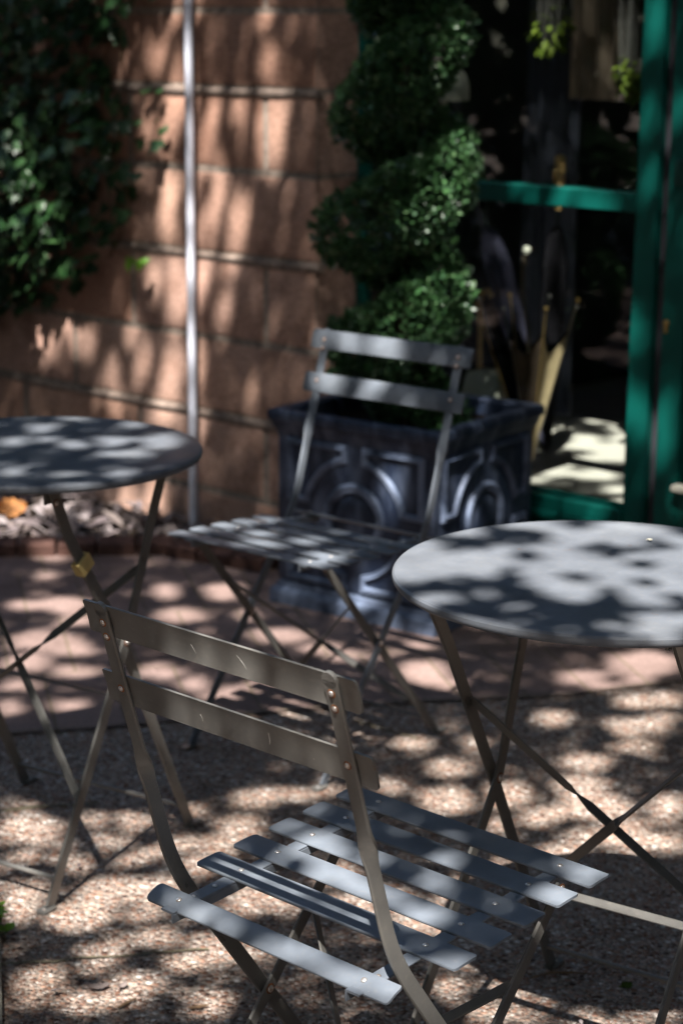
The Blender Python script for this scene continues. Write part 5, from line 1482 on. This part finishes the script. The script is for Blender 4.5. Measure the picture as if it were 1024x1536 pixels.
def hedge(label, x0, y0, x1, y1, h, dpt, n, seed):  # unseen hedges, added to darken glass reflections and lower ambient light
    rg = np.random.default_rng(seed); t = thing('hedge', label, 'hedge', (x0, y0, 0), group='added hedges')
    u = rg.uniform(0, 1, n); k = rg.uniform(-1, 1, n); z = rg.uniform(0, 1, n) ** .8 * h
    L = math.hypot(x1 - x0, y1 - y0); tx, ty = (x1 - x0) / L, (y1 - y0) / L
    wob_ = .25 * np.sin(u * L * 2.1 + z * 2) * np.sin(z * 3 + u * L)
    k = np.sign(k) * np.abs(k) ** .35 * (dpt + wob_); z = z * (1 + .06 * np.sin(u * L * 1.3))
    c = np.stack([u * L * tx - k * ty, u * L * ty + k * tx, z], 1)
    nr = rg.normal(0, 1, (n, 3)); nr /= np.linalg.norm(nr, axis=1)[:, None]; xx = np.cross(nr, rg.normal(0, 1, (n, 3))); xx /= np.linalg.norm(xx, axis=1)[:, None]; yy = np.cross(nr, xx)
    S = .11 * rg.uniform(.7, 1.3, n)[:, None]
    P = np.stack([c - xx * S, c - yy * S * .7, c + xx * S, c + yy * S * .7], 1).reshape(-1, 3)
    mesh_np('foliage', P, np.arange(n * 4).reshape(n, 4), LEAF_TREE, t)
    mm = MB()
    for q in range(int(L / 1.2)): mm.tube([((q + .5) * 1.2 * tx, (q + .5) * 1.2 * ty, -.05), ((q + .5) * 1.2 * tx, (q + .5) * 1.2 * ty, h * .8)], .04, 7)
    mm.build('stems', BARK, t)
hedge('unseen hedge added at the left to darken the glass reflections', -6.8, -5.5, -6.2, 7.5, 4.2, .55, 15000, 5)
hedge('unseen hedge added at the right to cut side light on the pier', 2.9, -5.5, 3.5, 4.0, 3.2, .45, 12000, 9)
hedge('unseen hedge added behind the photographer to cut sky light', -6.5, -6.2, 6.5, -6.8, 3.4, .5, 12000, 6)

# ------------------------------------------------------------------ daylight
w = bpy.data.worlds.new('World'); scene.world = w; w.use_nodes = True
nt = w.node_tree; nt.nodes.clear()
ou = nt.nodes.new('ShaderNodeOutputWorld'); bg = nt.nodes.new('ShaderNodeBackground'); sky = nt.nodes.new('ShaderNodeTexSky')
sky.sky_type = 'NISHITA'; sky.sun_disc = False; sky.sun_elevation = R_(57.87); sky.sun_rotation = math.atan2(SUN.x, SUN.y)
nt.links.new(sky.outputs[0], bg.inputs[0]); bg.inputs[1].default_value = SKY_STRENGTH; nt.links.new(bg.outputs[0], ou.inputs[0])
ld = bpy.data.lights.new('sun', 'SUN'); ld.energy = SUN_STRENGTH; ld.angle = R_(.53); ld.color = (1.0, .955, .90)
lo = bpy.data.objects.new('sun', ld); COL.objects.link(lo); lo.rotation_euler = (-SUN).to_track_quat('-Z', 'Y').to_euler(); lo.location = (-2, -6, 9)

# ------------------------------------------------------------------ camera
p, r = R_(13.957), R_(.4639)
Rt, Up, Fw = V((1, 0, 0)), V((0, math.sin(p), math.cos(p))), V((0, math.cos(p), -math.sin(p)))
rt = Rt * math.cos(r) + Up * math.sin(r); up = Up * math.cos(r) - Rt * math.sin(r)
cam = bpy.data.cameras.new('camera'); co = bpy.data.objects.new('camera', cam); COL.objects.link(co)
M = Matrix((rt, up, -Fw)).transposed().to_4x4(); M.translation = V((0, 0, 1.4162)); co.matrix_world = M
cam.sensor_fit = 'HORIZONTAL'; cam.sensor_width = 24; cam.lens = 2942.9 / 1024 * 24
cam.clip_start = .05; cam.clip_end = 200
cam.dof.use_dof = True; cam.dof.focus_distance = 2.26; cam.dof.aperture_fstop = 5.6; cam.dof.aperture_blades = 0
scene.camera = co
scene.view_settings.view_transform = 'Standard'; scene.view_settings.look = 'None'; scene.view_settings.exposure = EXPOSURE; scene.view_settings.gamma = 1
scene.cycles.max_bounces = 8; scene.cycles.diffuse_bounces = 4; scene.cycles.transparent_max_bounces = 12
scene.cycles.use_denoising = True
scene.cycles.filter_width = 1.15
scene.cycles.sample_clamp_indirect = 6
